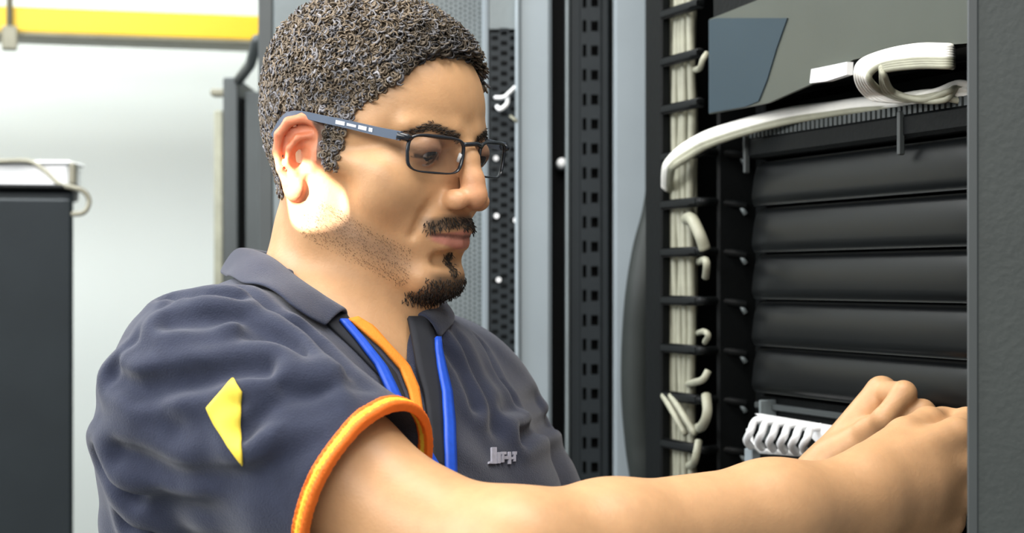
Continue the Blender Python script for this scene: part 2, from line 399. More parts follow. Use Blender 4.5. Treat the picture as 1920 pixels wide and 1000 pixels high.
names = {0: 'topmost black blank panel, right under the bristly cable bar', 1: 'second black blank panel from the top of the stack', 2: 'third black blank panel from the top of the stack',
         3: 'fourth black blank panel from the top of the stack', 4: 'lowest black blank panel in sight, just above the raised fist'}
bz = bp0.location.copy()
for i in range(5):
    o = bp0 if i == 0 else bp0.copy()
    if i: COL.objects.link(o)
    o.location = bz+Vector((0, 0, ZP+U/2-i*U))
    tag(o, names[i], 'blank panel', 'black blank panels')
# brush bar / horizontal cable manager above the panels
hb = empty('horizontal_cable_manager', R(.1, 0, ZP+U+.004), 'black horizontal cable bar with a bristly top edge, above the blank panels', 'cable manager')
zb0 = ZP+U+.002
MB().box(-.128, .350, -.02, .022, zb0, zb0+.020, rk, .003).build('bar', M['black'], hb)
MB().box(-.128, .350, -.03, -.02, zb0, zb0+U-.002, rk, .001).build('back_plate', M['black'], hb)
tm = MB()
for i in range(58):
    s = -.12+i*.008
    tm.box(s, s+.0045, .004, .022, zb0+.019, zb0+.0265, rk, 0)
o = tm.build('bristle_strip', M['grey_dark'], hb); o['kind'] = 'stuff'
MB().box(-.128, .345, -.045, -.038, zb0+.02, zb0+.075, rk).build('rear_plate', M['black'], hb)
for s in (.335, .06):
    MB().box(s, s+.004, .020, .026, zb0-.014, zb0+.022, rk, .001).build('tab', M['grey_dark'], hb)

# equipment with the smoked face up top
eq = empty('rack_equipment', R(.1, 0, 1.68), 'smoked grey equipment face with painted blue-grey film at its left, at the top right', 'equipment')
zt = rhit(1330, 215).z
MB().box(-.128, .350, -.5, .001, zt+.004, zt+.34, rk, .003).build('housing', M['black'], eq)
MB().box(-.128, SE, .002, .055, zt+.004, zt+.34, rk, .003).build('bezel', M['black'], eq)
def plate(pts, off0, off1, name, mat, parent):
    """thin solid plate in the rack plane from a polygon of (s, z)"""
    n = len(pts); V = [R(s, off1, z) for s, z in pts]+[R(s, off0, z) for s, z in pts]
    Fc = [tuple(range(n)), tuple(range(2*n-1, n-1, -1))]+[(i, i+n, (i+1) % n+n, (i+1) % n) for i in range(n)]
    return mesh(name, V, Fc, mat, parent)
sz = lambda px, py, off=.058: ((rhit(px, py, off)-RN).dot(RD), rhit(px, py, off).z)
plate([sz(1330, 214), sz(1440, 193), sz(1520, 158), sz(1600, 112), sz(1700, 90), sz(1830, 80), (-.128, sz(1830, 80)[1]), (-.128, zt+.33), (sz(1420, 0)[0], zt+.33), sz(1425, -2), sz(1330, 36)], .0552, .058, 'face_plate', M['face_grey'], eq)
plate([sz(1331, 212), sz(1400, 200), sz(1424, 190), sz(1440, 150), sz(1458, 90), sz(1478, 34), sz(1345, 34), sz(1331, 38)], .0581, .0592, 'reflection', M['blue_reflection'], eq)  # bluish reflection on the face, painted as a coloured plate
# white tag
plate([sz(1518, 156, .066), sz(1521, 130, .066), sz(1560, 122, .066), sz(1588, 116, .066), sz(1587, 140, .066), sz(1550, 152, .066)], .060, .066, 'label_tag', M['white'], None)
tg = bpy.context.scene.objects['label_tag']; tag(tg, 'small blank white tag left of the white cable loop', 'tag')
# long white cables sweeping from the fingers up to the right
wr = [(.0048, 0), (.0048, 8), (.0042, 15), (.0036, 22)]
cm = [M['white_cable'], M['white_cable'], M['beige'], M['beige']]
lb = ['topmost white cable arching from the fingers to the cable bar', 'second white cable in the arching bundle, just under the topmost', 'beige cable under the two white arching ones', 'lowest thin beige cable of the arching bundle']
for i, (r, dy) in enumerate(wr):
    e = dy*.85
    pts = [rhit(1248+dy*.3, 375, .03), rhit(1249+e*.5, 322, .06), rhit(1258+e*.5, 300+e*.5, .065), rhit(1285+e*.4, 276+e*.9, .06), rhit(1330, 252+e, .055), rhit(1400, 230+e*.9, .04), rhit(1480, 210+e*.9, .025),
           rhit(1560, 200+e*.7, .018), rhit(1620, 192+e*.7, .015), rhit(1700, 190+e*.4, .012), rhit(1790, 180+e*.4, .006), rhit(1860, 172+e*.3, .0)]
    tag(MB().tube(spline(pts, 8), r, 10).build('patch_cable', cm[i], None, True), lb[i], 'cable', 'arching white cables')
# loop bundle
LOOPN = ['outermost white', 'second white', 'third white', 'fourth white', 'fifth white', 'sixth, beige', 'third innermost beige', 'second innermost beige', 'innermost beige']
rng = random.Random(7)
for i in range(9):
    t = i/8; j = i*4.6
    top = [rhit(1786, 88+j, .054), rhit(1774, 87+j, .064), rhit(1720, 87+j, .068), rhit(1660, 98+j*.9, .07)]
    side = [rhit(1616+j*.8, 116+j*.8, .072), rhit(1606+j*1.1, 142+j*.35, .07)] if i < 6 else [rhit(1640+j*.5, 120+j*.6, .07)]
    low = [rhit(1620+j*1.5, 172, .045), rhit(1650+j*2.2, 188-rng.uniform(0, 6), .035), rhit(1740+j, 182+rng.uniform(-12, 8), .03), rhit(1800, 178+rng.uniform(-24, 12), .02), rhit(1870, 180, .0)]
    tag(MB().tube(spline(top+side+low, 7), .0026, 8).build('patch_cable', M['white_cable'] if i < 5 else M['beige'], None, True), LOOPN[i]+' cable of the curled loop at the top right by the dark door', 'cable', 'curled white cables at the top right')
# patch panel with the white coiled cable below the blank panels
pp = empty('patch_bay', R(.1, 0, ZP-4*U-.06), 'black patch panel behind the hands with thin raised edges', 'patch panel')
zq = ZP-4*U
MB().box(-.128, .35, -.02, .002, zq-2*U, zq-.002, rk, .002).build('face_plate', M['black'], pp)
MB().box(-.128, .35, .002, .008, zq-.016, zq-.010, rk, .001).build('ridge', M['grey_dark'], pp)
MB().box(-.128, .35, .002, .008, zq-.030, zq-.026, rk, .001).build('ridge', M['black'], pp)
MB().box(.315, .318, .002, .02, zq-.045, zq-.006, rk, .001).build('pin', M['grey_mid'], pp)
MB().box(-.128, .35, -.02, .03, zq-7*U, zq-2*U-.01, rk, .003).build('lower_panel', M['black'], pp)
# white slotted cable guide: a plate with hooped rings
cg = empty('cable_guide', rhit(1460, 810, .03), 'white ribbed cable guide left of the raised fist', 'cable guide')
plate([sz(1415, 776, .036), sz(1560, 800, .036), sz(1580, 812, .036), sz(1530, 830, .036), sz(1500, 800, .036), sz(1425, 782, .036)], .03, .036, 'top_plate', M['white'], cg)
for i in range(6):
    x = 1402+i*21; 
    pts = spline([rhit(x+34, 786+i*3, .034), rhit(x+14, 790+i*3, .042), rhit(x+6, 808+i*3, .05), rhit(x-2, 826+i*2.5, .046), rhit(x+6, 838+i*2.5, .036)], 5)
    MB().tube(pts, .0036, 8).build('rib', M['white'], cg, True)
MB().tube([rhit(1404, 806, .03), rhit(1410, 832, .032), rhit(1428, 846, .03), rhit(1520, 852, .03)], .0028, 8).build('rim', M['white'], cg, True)
MB().box(rs(1462), rs(1448), .02, .03, rhit(0+1455, 880, 0).z, rhit(1455, 840, 0).z, rk, .001).build('post', M['grey_light'], cg)
# near door leaf, dark grey, at the right edge of the picture
dl = empty('rack_door', (.45, 1.17, 0), 'out-of-focus dark grey door leaf filling the right edge', 'door')
o0 = Vector(((1816-CX)/F*1.15, 1.15, 0)); dx = Vector((math.cos(.24), -math.sin(.24), 0)); dy = Vector((math.sin(.24), math.cos(.24), 0))
MB().box(.0, .42, .0, .022, .05, 2.15, (o0, dx, dy, UZ), .0015).build('leaf', M['door_grey'], dl)
MB().box(-.0008, .006, -.001, .023, .05, 2.15, (o0, dx, dy, UZ), .001).build('edge_strip', M['grey_dark'], dl)
MB().tube([o0+dx*.42+dy*.03+UZ*.3, o0+dx*.42+dy*.03+UZ*1.9], .007, 10).build('hinge_pin', M['steel'], dl, True)
# ------------------------------------------------------------------ signed-distance sculpting
f32 = np.float32
def A3(v): return np.array(tuple(v), dtype=f32)
def smin(a, b, k):
    h = np.maximum(k-np.abs(a-b), 0)/k
    return np.minimum(a, b)-h*h*k*f32(.25)
def smax(a, b, k): return -smin(-a, -b, k)
def ell(p, c, r, rot=None):
    q = p-A3(c)
    if rot is not None: q = q@rot
    r = A3(r); k0 = np.sqrt(((q/r)**2).sum(1)); k1 = np.sqrt(((q/(r*r))**2).sum(1))+f32(1e-9)
    return k0*(k0-1)/k1
def cap(p, a, b, ra, rb=None):
    rb = ra if rb is None else rb
    a, b = A3(a), A3(b); ba = b-a; pa = p-a
    h = np.clip((pa@ba)/f32(max(1e-12, float(ba@ba))), 0, 1)
    return np.sqrt(((pa-h[:, None]*ba)**2).sum(1))-(f32(ra)+h*f32(rb-ra))
def chain(p, pts, rad, k):
    d = None
    for i in range(len(pts)-1):
        e = cap(p, pts[i], pts[i+1], rad[i], rad[i+1]); d = e if d is None else smin(d, e, k)
    return d
def near(fn, p, c, r, d0):
    """fn only for the points within r of c, a lower bound elsewhere"""
    dist = np.sqrt(((p-A3(c))**2).sum(1)); m = dist < r
    out = np.maximum(dist-f32(r-d0), f32(.02)).astype(f32)
    if m.any(): out[m] = fn(p[m])
    return out
def surface_nets(fn, lo, hi, h, B=8, margin=1.25):
    lo = np.array(lo, dtype=np.float64); n = np.ceil((np.array(hi)-lo)/(h*B)).astype(int)
    g = np.stack(np.meshgrid(*[np.arange(k) for k in n], indexing='ij'), -1).reshape(-1, 3)
    c = (lo+(g+.5)*B*h).astype(f32)
    d = np.concatenate([fn(c[i:i+200000]) for i in range(0, len(c), 200000)])
    g = g[np.abs(d) < B*h*.87*margin]
    loc = np.stack(np.meshgrid(*[np.arange(B+1)]*3, indexing='ij'), -1).reshape(-1, 3)
    N = (n*B+3).astype(np.int64)
    key = lambda ijk: (ijk[..., 0]*N[1]+ijk[..., 1])*N[2]+ijk[..., 2]
    cks, cps, quads = [], [], []
    for s in range(0, len(g), 600):
        gb = g[s:s+600]; ijk = gb[:, None, :]*B+loc[None]
        val = fn((lo+ijk.reshape(-1, 3)*h).astype(f32)).reshape(len(gb), B+1, B+1, B+1)
        sg = val < 0
        if not (sg.any() and (~sg).any()): continue
        corners = [(a, b, e) for a in (0, 1) for b in (0, 1) for e in (0, 1)]
        sl = lambda a: slice(a, B+a)
        cnt = sum(sg[:, sl(a), sl(b), sl(e)].astype(np.int8) for a, b, e in corners)
        act = (cnt > 0) & (cnt < 8); bi, i, j, k = np.nonzero(act)
        cell = gb[bi]*B+np.stack([i, j, k], 1)
        acc = np.zeros((len(bi), 3)); num = np.zeros(len(bi))
        for a in corners:
            for ax in range(3):
                if a[ax]: continue
                b = list(a); b[ax] = 1
                va = val[bi, i+a[0], j+a[1], k+a[2]]; vb = val[bi, i+b[0], j+b[1], k+b[2]]
                m = (va < 0) != (vb < 0); t = np.where(m, va/np.where(m, va-vb, 1), 0)
                pt = np.array(a, float)[None]+np.zeros((len(bi), 3)); pt[:, ax] += t
                acc += pt*m[:, None]; num += m
        cks.append(key(cell)); cps.append(lo+(cell+acc/num[:, None])*h)
        for ax in range(3):
            o1, o2 = (ax+1) % 3, (ax+2) % 3
            a = [slice(0, B)]*3; b = [slice(0, B)]*3; b[ax] = slice(1, B+1)
            sa = sg[(slice(None), *a)]; sb = sg[(slice(None), *b)]
            q, i2, j2, k2 = np.nonzero(sa != sb); e = gb[q]*B+np.stack([i2, j2, k2], 1)
            flip = sa[q, i2, j2, k2]
            u = np.zeros(3, int); u[o1] = 1; w = np.zeros(3, int); w[o2] = 1
            Q = np.stack([key(e-u-w), key(e-w), key(e), key(e-u)], 1)
            Q[~flip] = Q[~flip][:, ::-1]; quads.append(Q)
    ck = np.concatenate(cks); cp = np.concatenate(cps); od = np.argsort(ck); ck = ck[od]; cp = cp[od]
    Q = np.concatenate(quads); ix = np.searchsorted(ck, Q); ix = np.minimum(ix, len(ck)-1)
    ok = (ck[ix] == Q).all(1)
    return cp.astype(f32), ix[ok]
def np_mesh(name, V, Q, mat, parent, colors=None):
    """colors: list of (layer, Nx3)"""
    off = _offset(parent); me = bpy.data.meshes.new(name)
    me.vertices.add(len(V)); me.vertices.foreach_set('co', (V-np.array(off, dtype=f32)).astype(f32).ravel())
    k = Q.shape[1]
    me.loops.add(len(Q)*k); me.loops.foreach_set('vertex_index', Q.astype(np.int32).ravel())
    me.polygons.add(len(Q)); me.polygons.foreach_set('loop_start', np.arange(0, len(Q)*k, k, dtype=np.int32))
    me.update(calc_edges=True); me.validate()
    me.polygons.foreach_set('use_smooth', np.ones(len(me.polygons), dtype=bool))
    if colors is not None:
        a = me.color_attributes.new('paint', 'FLOAT_COLOR', 'POINT')
        a.data.foreach_set('color', np.concatenate([colors, np.ones((len(V), 1))], 1).astype(f32).ravel())
    me.materials.append(mat); o = bpy.data.objects.new(name, me); COL.objects.link(o); o.parent = parent
    return o
def normals(fn, p, e=.001):
    g = np.stack([fn(p+A3(d))-fn(p-A3(d)) for d in ((e, 0, 0), (0, e, 0), (0, 0, e))], 1)
    return g/(np.linalg.norm(g, axis=1, keepdims=True)+1e-9)
def cast(fn, px, py, d0=.9, d1=2.2):
    """first surface point of fn along the sight lines"""
    px = np.atleast_1d(np.asarray(px, float)); py = np.atleast_1d(np.asarray(py, float))
    dr = np.stack([(px-CX)/F, np.ones(len(px)), (HZ-py)/F], 1); t = np.full(len(px), d0)
    for _ in range(90):
        p = (dr*t[:, None]+np.array([0, 0, CAMZ])).astype(f32); t = np.minimum(t+np.maximum(fn(p), 0)*.7, d1)
    return dr*t[:, None]+np.array([0, 0, CAMZ])

# ------------------------------------------------------------------ head (local frame in cm: x forward, y his left, z up)
YAW, PIT, HS = math.radians(34), math.radians(9), .0097
fw = Vector((math.cos(YAW), -math.sin(YAW), 0)); lf = Vector((math.sin(YAW), math.cos(YAW), 0))
hx = (fw*math.cos(PIT)-UZ*math.sin(PIT)).normalized(); hz = (UZ*math.cos(PIT)+fw*math.sin(PIT)).normalized(); hy = hz.cross(hx)
HM = np.array([tuple(hx), tuple(hy), tuple(hz)], dtype=f32)     # world -> head rows
HO = P(570, 305, 1.36)+lf*.070
def toh(p): return ((p-A3(HO))@HM.T)/f32(HS)
def H(x, y, z): return HO+(hx*x+hy*y+hz*z)*HS
def earpos(u, v, w):
    """ear plane coordinates -> head coordinates (right-hand ear mirrored through |y|)"""
    u, v = u*.9+.05, v*.9; c, s = math.cos(-.16), math.sin(-.16); u2, v2 = u*c-v*s, u*s+v*c
    return (u2+.35, 6.95+w-u2*.45, v2+.30)
def head_local(q):
    x, y, z = q[:, 0], q[:, 1], q[:, 2]; m = np.stack([x, np.abs(y), z], 1)
    d = ell(m, (-.2, 0, 4.6), (8.9, 7.3, 8.0))
    d = smin(d, ell(m, (3.6, 0, 5.0), (5.7, 6.0, 5.6)), 1.5)
    d = smin(d, ell(m, (-1.9, 0, 1.4), (5.7, 5.6, 4.9)), 1.5)
    d = smin(d, ell(m, (4.6, 0, -1.4), (4.6, 5.4, 6.2)), 1.5)
    d = smin(d, cap(m, (.8, 5.0, -4.6), (8.0, 1.8, -7.4), 1.25, 1.2), 1.8)
    d = smin(d, cap(m, (.6, 5.4, .5), (.8, 5.0, -4.6), 1.5, 1.3), 1.8)
    d = smin(d, ell(m, (8.6, 0, -7.5), (1.45, 2.1, 1.5)), 1.2)
    d = smin(d, ell(m, (7.2, 0, -3.8), (2.9, 3.3, 3.0)), 1.4)
    d = smin(d, ell(m, (5.9, 4.1, -.9), (2.3, 2.3, 2.3)), 1.6)
    d = smin(d, cap(m, (6.0, 5.2, .3), (1.5, 6.2, .5), .8, .7), 1.2)
    d = smax(d, -ell(m, (10.0, 2.9, 2.0), (1.9, 2.1, 1.35)), 1.4)
    d = smin(d, cap(m, (8.7, 1.3, 3.7), (7.2, 4.6, 3.8), .75, .6), 1.0)
    d = smin(d, ell(m, (7.75, 3.15, 2.2), (1.45, 1.55, 1.3)), .35)              # lids
    d = smax(d, -ell(m, (9.35, 3.1, 1.72), (1.1, 1.3, .42)), .12)     # lash slit
    d = smin(d, chain(m, [(8.9, 0, 3.2), (9.9, 0, 1.9), (10.5, 0, .3), (10.8, 0, -.6)], [.75, .7, .8, .84], .6), .9)
    d = smin(d, ell(m, (10.8, 0, -.95), (.98, 1.0, .85)), .6)
    d = smin(d, ell(m, (10.15, 1.4, -1.25), (1.05, .78, .8)), .55)
    d = smax(d, -ell(m, (10.6, .75, -1.98), (.62, .36, .42)), .3)
    d = smin(d, chain(m, [(9.95, 0, -3.45), (9.5, 1.3, -3.5), (8.75, 2.5, -4.05)], [.55, .48, .16], .3), .4)
    d = smin(d, chain(m, [(9.75, 0, -4.62), (9.35, 1.2, -4.62), (8.65, 2.4, -4.12)], [.62, .52, .16], .3), .4)
    d = smax(d, -chain(m, [(10.6, 0, -4.02), (10.0, 1.4, -4.0), (8.9, 2.75, -4.15)], [.12, .1, .08], .1), .2)
    d = smax(d, -cap(m, (9.8, 0, -5.75), (9.2, 1.4, -5.9), .55, .3), .9)         # under the lower lip
    d = smax(d, -chain(m, [(9.3, 2.3, -1.0), (8.6, 3.1, -2.6), (8.0, 3.3, -4.3)], [.16, .16, .08], .2), .7)  # nasolabial fold
    d = smax(d, -ell(m, (4.0, 8.0, 5.4), (2.4, 1.6, 2.2)), 1.6)                  # temple
    # ears
    def ear(s):
        E = earpos
        plate = chain(s, [E(-.7, 2.3, .05), E(-1.2, .9, 0.05), E(-.9, -1.2, 0)], [.8, 1.3, .8], .5)
        plate = np.maximum(plate, np.abs(s[:, 1]-(6.93-(s[:, 0]-.35)*.45))-.2)
        hl = chain(s, [E(.2, .5, .1), E(.75, 1.3, .25), E(.65, 2.5, .4), E(-.1, 3.15, .5), E(-1.2, 3.2, .5), E(-2.2, 2.55, .5), E(-2.65, 1.3, .5), E(-2.45, -.1, .45), E(-1.9, -1.4, .35), E(-1.2, -2.3, .25)],
                   [.3, .3, .34, .36, .38, .38, .36, .33, .3, .34], .2)
        e = smin(plate, hl, .12)
        e = smin(e, ell(s, E(-.55, -2.65, .15), (.85, .45, .85)), .45)
        e = smin(e, chain(s, [E(-.3, 2.0, .25), E(-1.2, 1.5, .4), (E(-1.6, .4, .45)), E(-1.4, -.8, .4), E(-.7, -1.5, .3)], [.24, .27, .28, .27, .28], .2), .12)
        e = smax(e, -ell(s, E(-.4, -.1, .5), (.85, 1.0, 1.1)), .15)
        return smin(e, ell(s, E(.5, -.2, .25), (.36, .35, .5)), .2)
    dist = np.sqrt(((m-A3((-.6, 7.2, .3)))**2).sum(1)); k = dist < 5.4
    if k.any():
        dk = d[k]; dk = smin(dk, ear(m[k]), .35); d = d.copy(); d[k] = dk
    return d

# ------------------------------------------------------------------ skeleton in world metres
SR, SLh = P(395, 745, 1.27), P(850, 768, 1.58)
ER, WR = P(965, 1056, 1.15), P(1614, 934, 1.29)
EL, WL = Vector((.09, 1.62, 1.150)), P(1548, 925, 1.50)
TF = Vector((.891, -.451, 0)).normalized(); TL = Vector((.451, .891, 0)).normalized()
TO = (SR+SLh)/2
def T(f, l, z): return TO+TF*f+TL*l+UZ*z
TM = np.array([tuple(TF), tuple(TL), (0, 0, 1)], dtype=f32)
def tot(p): return (p-A3(TO))@TM.T
neck = [H(-.6, 0, -1.0), H(-.6, 0, -6.0), T(-.004, 0, .03)]
def finger(K, D, N, lens, flex, r, side=None):
    """points of one finger from knuckle K: D = pointing dir, N = back of hand; flex in degrees"""
    pts = [K]; a = 0; rr = [r]
    for L, fl, q in zip(lens, flex, (.93, .86, .74)):
        a += math.radians(fl); pts.append(pts[-1]+(D*math.cos(a)-N*math.sin(a))*L); rr.append(r*q)
    return pts, rr
def hand(W, D, S, spec, thumb):
    """fingers, palm: W wrist, D towards the knuckles, S thumb side; N back of the hand"""
    D = D.normalized(); S = (S-D*S.dot(D)).normalized(); N = spec['n']*D.cross(S)
    out = {'f': [], 'p': []}
    ks = [(.088, .030, 0), (.091, .009, .004), (.086, -.012, .002), (.078, -.031, -.004)]
    Ls = [(.044, .026, .021), (.048, .030, .022), (.044, .028, .022), (.035, .021, .019)]
    for i, ((kd, ksd, kn), L, fx) in enumerate(zip(ks, Ls, spec['flex'])):
        K = W+D*kd+S*ksd+N*kn; d2 = (D+S*(.10-.07*i)).normalized()
        out['f'].append(finger(K, d2, N, L, fx, (.0100, .0103, .0098, .0087)[i]))
        out['p'].append((W+D*.012+S*ksd*.55, K, .0165, .0135-.0008*i))
    t0 = W+D*.018+S*.020-N*.008; tp = [t0]
    for (a, b, c), L in zip(thumb, (.042, .034, .027)):
        v = (D*a+S*b-N*c).normalized(); tp.append(tp[-1]+v*L)
    out['t'] = (tp, [.0165, .0135, .0118, .0095])
    return out
RD_ = (P(1775, 900, 1.325)-WR).normalized()
HR = hand(WR, RD_, Vector((-.02, 0, 1)), {'n': 1, 'flex': [(38, 62, 35), (48, 66, 35), (56, 66, 35), (60, 62, 35)]}, [(.93, .30, .22), (.93, .12, .35), (.85, -.05, .5)])
LD_ = Vector((.70, .10, .62)).normalized()
HL = hand(WL, LD_, Vector((-.70, -.12, .55)), {'n': -1, 'flex': [(86, 86, 55), (88, 86, 55), (88, 84, 50), (88, 80, 45)]}, [(.92, -.02, .50), (.85, -.38, .40), (.60, -.75, .2)])
if HR['f'] and False: pass
def hand_sdf(p, h, W):
    d = cap(p, h['p'][0][0], h['p'][0][1], .0165, .013)
    for a, b, ra, rb in h['p'][1:]: d = smin(d, cap(p, a, b, ra, rb), .012)
    mid = (h['p'][1][1]+h['p'][2][1])/2; d = smin(d, cap(p, W, W+(mid-W)*.55, .0265, .0185), .02)
    for i, (pts, rr) in enumerate(h['f']):
        e = None
        for j in range(3):
            c = cap(p, pts[j], pts[j+1], rr[j], rr[j+1]); e = c if e is None else smin(e, c, .004)
        e = smin(e, cap(p, pts[1], pts[1], rr[1]*1.04), .003)
        K = cap(p, pts[0], pts[0], rr[0]*1.2); e = smin(e, K, .004)
        d = smin(d, e, .0035)
    tp, tr = h['t']; e = None
    for j in range(3):
        c = cap(p, tp[j], tp[j+1], tr[j], tr[j+1]); e = c if e is None else smin(e, c, .005)
    return smin(d, e, .007)
def arm_sdf(p, S, E, W, h, r=(.052, .044, .0415, .0385, .029)):
    S2 = S+(E-S)*.42-UZ*.004; S3 = S+(E-S)*.75-UZ*.015
    d = cap(p, S, S2, r[0], r[1]); d = smin(d, chain(p, [S2, S3, E], [r[1], r[2], r[2]], .015), .02)
    M1 = E+(W-E)*.25; M2 = E+(W-E)*.72
    d = smin(d, chain(p, [E, M1, M2, W], [r[2], r[3], r[4]*1.16, r[4]*.98], .02), .025)
    return smin(d, near(lambda q: hand_sdf(q, h, W), p, W+(h['p'][1][1]-W)*.9, .17, .03), .014)
def torso_sdf(p, o=0.0):
    q = tot(p)
    d = ell(q, (.005, 0, -.13), (.118+o, .172+o, .215+o))
    d = smin(d, ell(q, (.035, .075, -.10), (.085+o, .085+o, .09+o)), .05)
    d = smin(d, ell(q, (.035, -.075, -.10), (.085+o, .085+o, .09+o)), .05)
    d = smin(d, ell(q, (.0, 0, -.36), (.115+o, .155+o, .24+o)), .08)
    d = smin(d, cap(q, (-.01, -.12, -.01), (-.01, .12, -.025), .058+o), .05)
    for sgn, dz in ((-1, 0), (1, -.022)): d = smin(d, cap(q, (-.025, .03*sgn, .055+dz), (-.015, .135*sgn, .015+dz), .038+o, .052+o), .05)
    return d
def body_sdf(p):
    d = near(lambda q: head_local(toh(q))*f32(HS), p, H(0, 0, 1), .175, .03)
    nk = chain(p, neck, [.048, .051, .060], .03); nk = smin(nk, cap(p, H(1.5, 0, -5.2), T(.035, 0, .0), .036, .045), .03)
    nk = smin(nk, cap(p, H(-1.2, -5.2, -2.0), T(.055, -.02, -.01), .013, .012), .02)
    d = smin(d, nk, .018)
    d = smin(d, torso_sdf(p), .04)
    d = smin(d, arm_sdf(p, SR, ER, WR, HR), .03)
    return smin(d, arm_sdf(p, SLh, EL, WL, HL), .03)

person = empty('person', (TO.x, TO.y, 0), 'man in a navy polo shirt reaching with both hands into the open black rack', 'person')
V, Q = surface_nets(body_sdf, (-.36, 1.02, 1.02), (.46, 1.80, 1.78), .0018)
print('body verts', len(V))
def paint_body(V):
    q = toh(V); x, y, z = q.T; ay = np.abs(y); n = len(V)
    sm = lambda e0, e1, v: np.clip((v-e0)/(e1-e0), 0, 1)**2*(3-2*np.clip((v-e0)/(e1-e0), 0, 1))
    C = np.tile(np.array([.555, .315, .155]), (n, 1))
    def mixc(col, w):
        nonlocal C; C = C*(1-w[:, None])+np.array(col)*w[:, None]
    inh = (ell(q, (1.5, 0, 1), (13.5, 9.8, 14)) < 0).astype(float)
    # warmer nose, cheeks, ear
    mixc([.68, .30, .17], .5*inh*np.exp(-((x-11)**2/4+(y**2)/6+(z+.6)**2/4)))
    er = inh*sm(6.6, 7.4, ay)*(x < 1.6)*(z > -3.8)
    mixc([.72, .20, .10], .75*er)  # red glow of a backlit ear put into the skin colour
    # stubble: jaw, chin, above the lip
    st = inh*sm(-1.0, -4.5, z-(x-3)*-.10-.0)*sm(.5, 3.0, x)
    jaw = inh*sm(2.2, 0., np.abs(z-(-3.6-(x-1)*.42)))*sm(-.5, 1.2, x)*sm(9.5, 6, x)
    mixc([.20, .115, .065], .72*jaw*sm(-9.8, -7.5, z))
    gt = inh*np.clip(sm(2.9, 1.5, ay)*sm(-6.6, -7.3, z)*sm(-9.6, -8.6, z)*sm(6.0, 7.0, x), 0, 1)
    mixc([.05, .035, .025], .8*gt)
    mu = inh*sm(3.2, 2.6, ay)*sm(.75, .30, np.abs(z-(-2.95-.28*np.maximum(ay-1.2, 0))))*sm(7.5, 8.3, x)
    mixc([.04, .03, .022], .8*mu)
    sp_ = inh*sm(.5, .25, ay)*sm(-5.2, -5.5, z)*sm(-7.4, -7.0, z)*(x > 8); mixc([.06, .045, .03], .7*sp_)
    # lips
    lp = inh*(x > 8)*sm(2.75, 2.2, ay)*np.clip(sm(-5.25+.25*ay, -5.0+.25*ay, z)*sm(-3.35-.22*ay, -3.55-.22*ay, z), 0, 1)
    mixc([.50, .19, .15], .85*lp)
    mixc([.10, .04, .03], .8*inh*(x > 8)*sm(.22, .08, np.abs(z+4.02))*(ay < 2.6))
    # eye: lash line and lids painted darker for the shadow over the eye
    mixc([.25, .125, .08], .8*inh*np.exp(-(((ay-3.1)/1.7)**2+((z-2.2)/1.2)**2)**2)*(x > 6))
    mixc([.03, .02, .015], .9*inh*(x > 7.5)*sm(.20, .09, np.abs(z-1.66))*(ay > 1.7)*(ay < 4.5))
    zbr = 3.35+.25*np.clip(ay-1, 0, 2.4)-.55*np.clip(ay-3.6, 0, 3)
    mixc([.04, .028, .02], .85*inh*(x > 5)*sm(.42, .22, np.abs(z-zbr))*sm(.9, 1.3, ay)*sm(5.5, 4.9, ay))
    # scalp
    hm = hair_mask(x, y, z)*inh
    mixc([.085, .062, .045], .9*hm)
    return C
HP = np.array([(-9.9, -4.6), (-3.0, -4.4), (-2.6, 1.0), (-1.6, 3.9), (.6, 3.9), (1.0, 2.4), (1.15, .3), (2.6, -.2), (2.9, 3.2), (3.6, 4.6), (5.2, 5.6), (6.2, 6.6), (6.7, 8.6), (8.2, 9.6), (10, 10)])
def hair_mask(x, y, z):
    """1 on the hair-bearing scalp (outline in side view, softened)"""
    zb = np.full(len(x), 99.0)
    ear_cut = np.interp(x, [-20, -3.2, -2.9, -1.4, .4, 1.0, 1.2, 2.8, 3.0, 4.0, 5.4, 6.4, 7.0, 8.4, 9.5], [-2.9, -2.9, .6, 3.9, 3.9, 2.4, .2, -.1, 3.4, 4.9, 5.9, 6.9, 8.8, 9.9, 11])
    return np.clip((z-ear_cut)/.5+.5, 0, 1)
skin = material('skin', (.6, .33, .17), .46, attr='paint', noise=(90, .05), bump=.10, bscale=450, spec=.42, sss=.12)
body = np_mesh('body', V, Q, skin, person, paint_body(V))
bodyV = V

eye_m = material('eyeball', (.5, .45, .4), .12, attr='paint', spec=.6)
for sgn in (-1, 1):
    c = H(7.78, 3.13*sgn, 2.08); gz = (hx*.87-hz*.32+hy*(-.12)).normalized(); Ve, Fe = [], []
    n1, n2 = 24, 32
    for i in range(n1+1):
        for j in range(n2):
            a, b = math.pi*i/n1, 2*math.pi*j/n2; Ve.append((math.sin(a)*math.cos(b), math.sin(a)*math.sin(b), math.cos(a)))
    Qe = np.array([(i*n2+j, (i+1)*n2+j, (i+1)*n2+(j+1) % n2, i*n2+(j+1) % n2) for i in range(n1) for j in range(n2)])
    Ve = np.array(Ve); dt = Ve@np.array(tuple(gz)); ce = np.where(dt[:, None] > .84, np.array([[.02, .012, .008]]), np.array([[.42, .36, .32]]))
    np_mesh('eyeball', (Ve*.0121+np.array(tuple(c))).astype(f32), Qe, eye_m, person, ce)
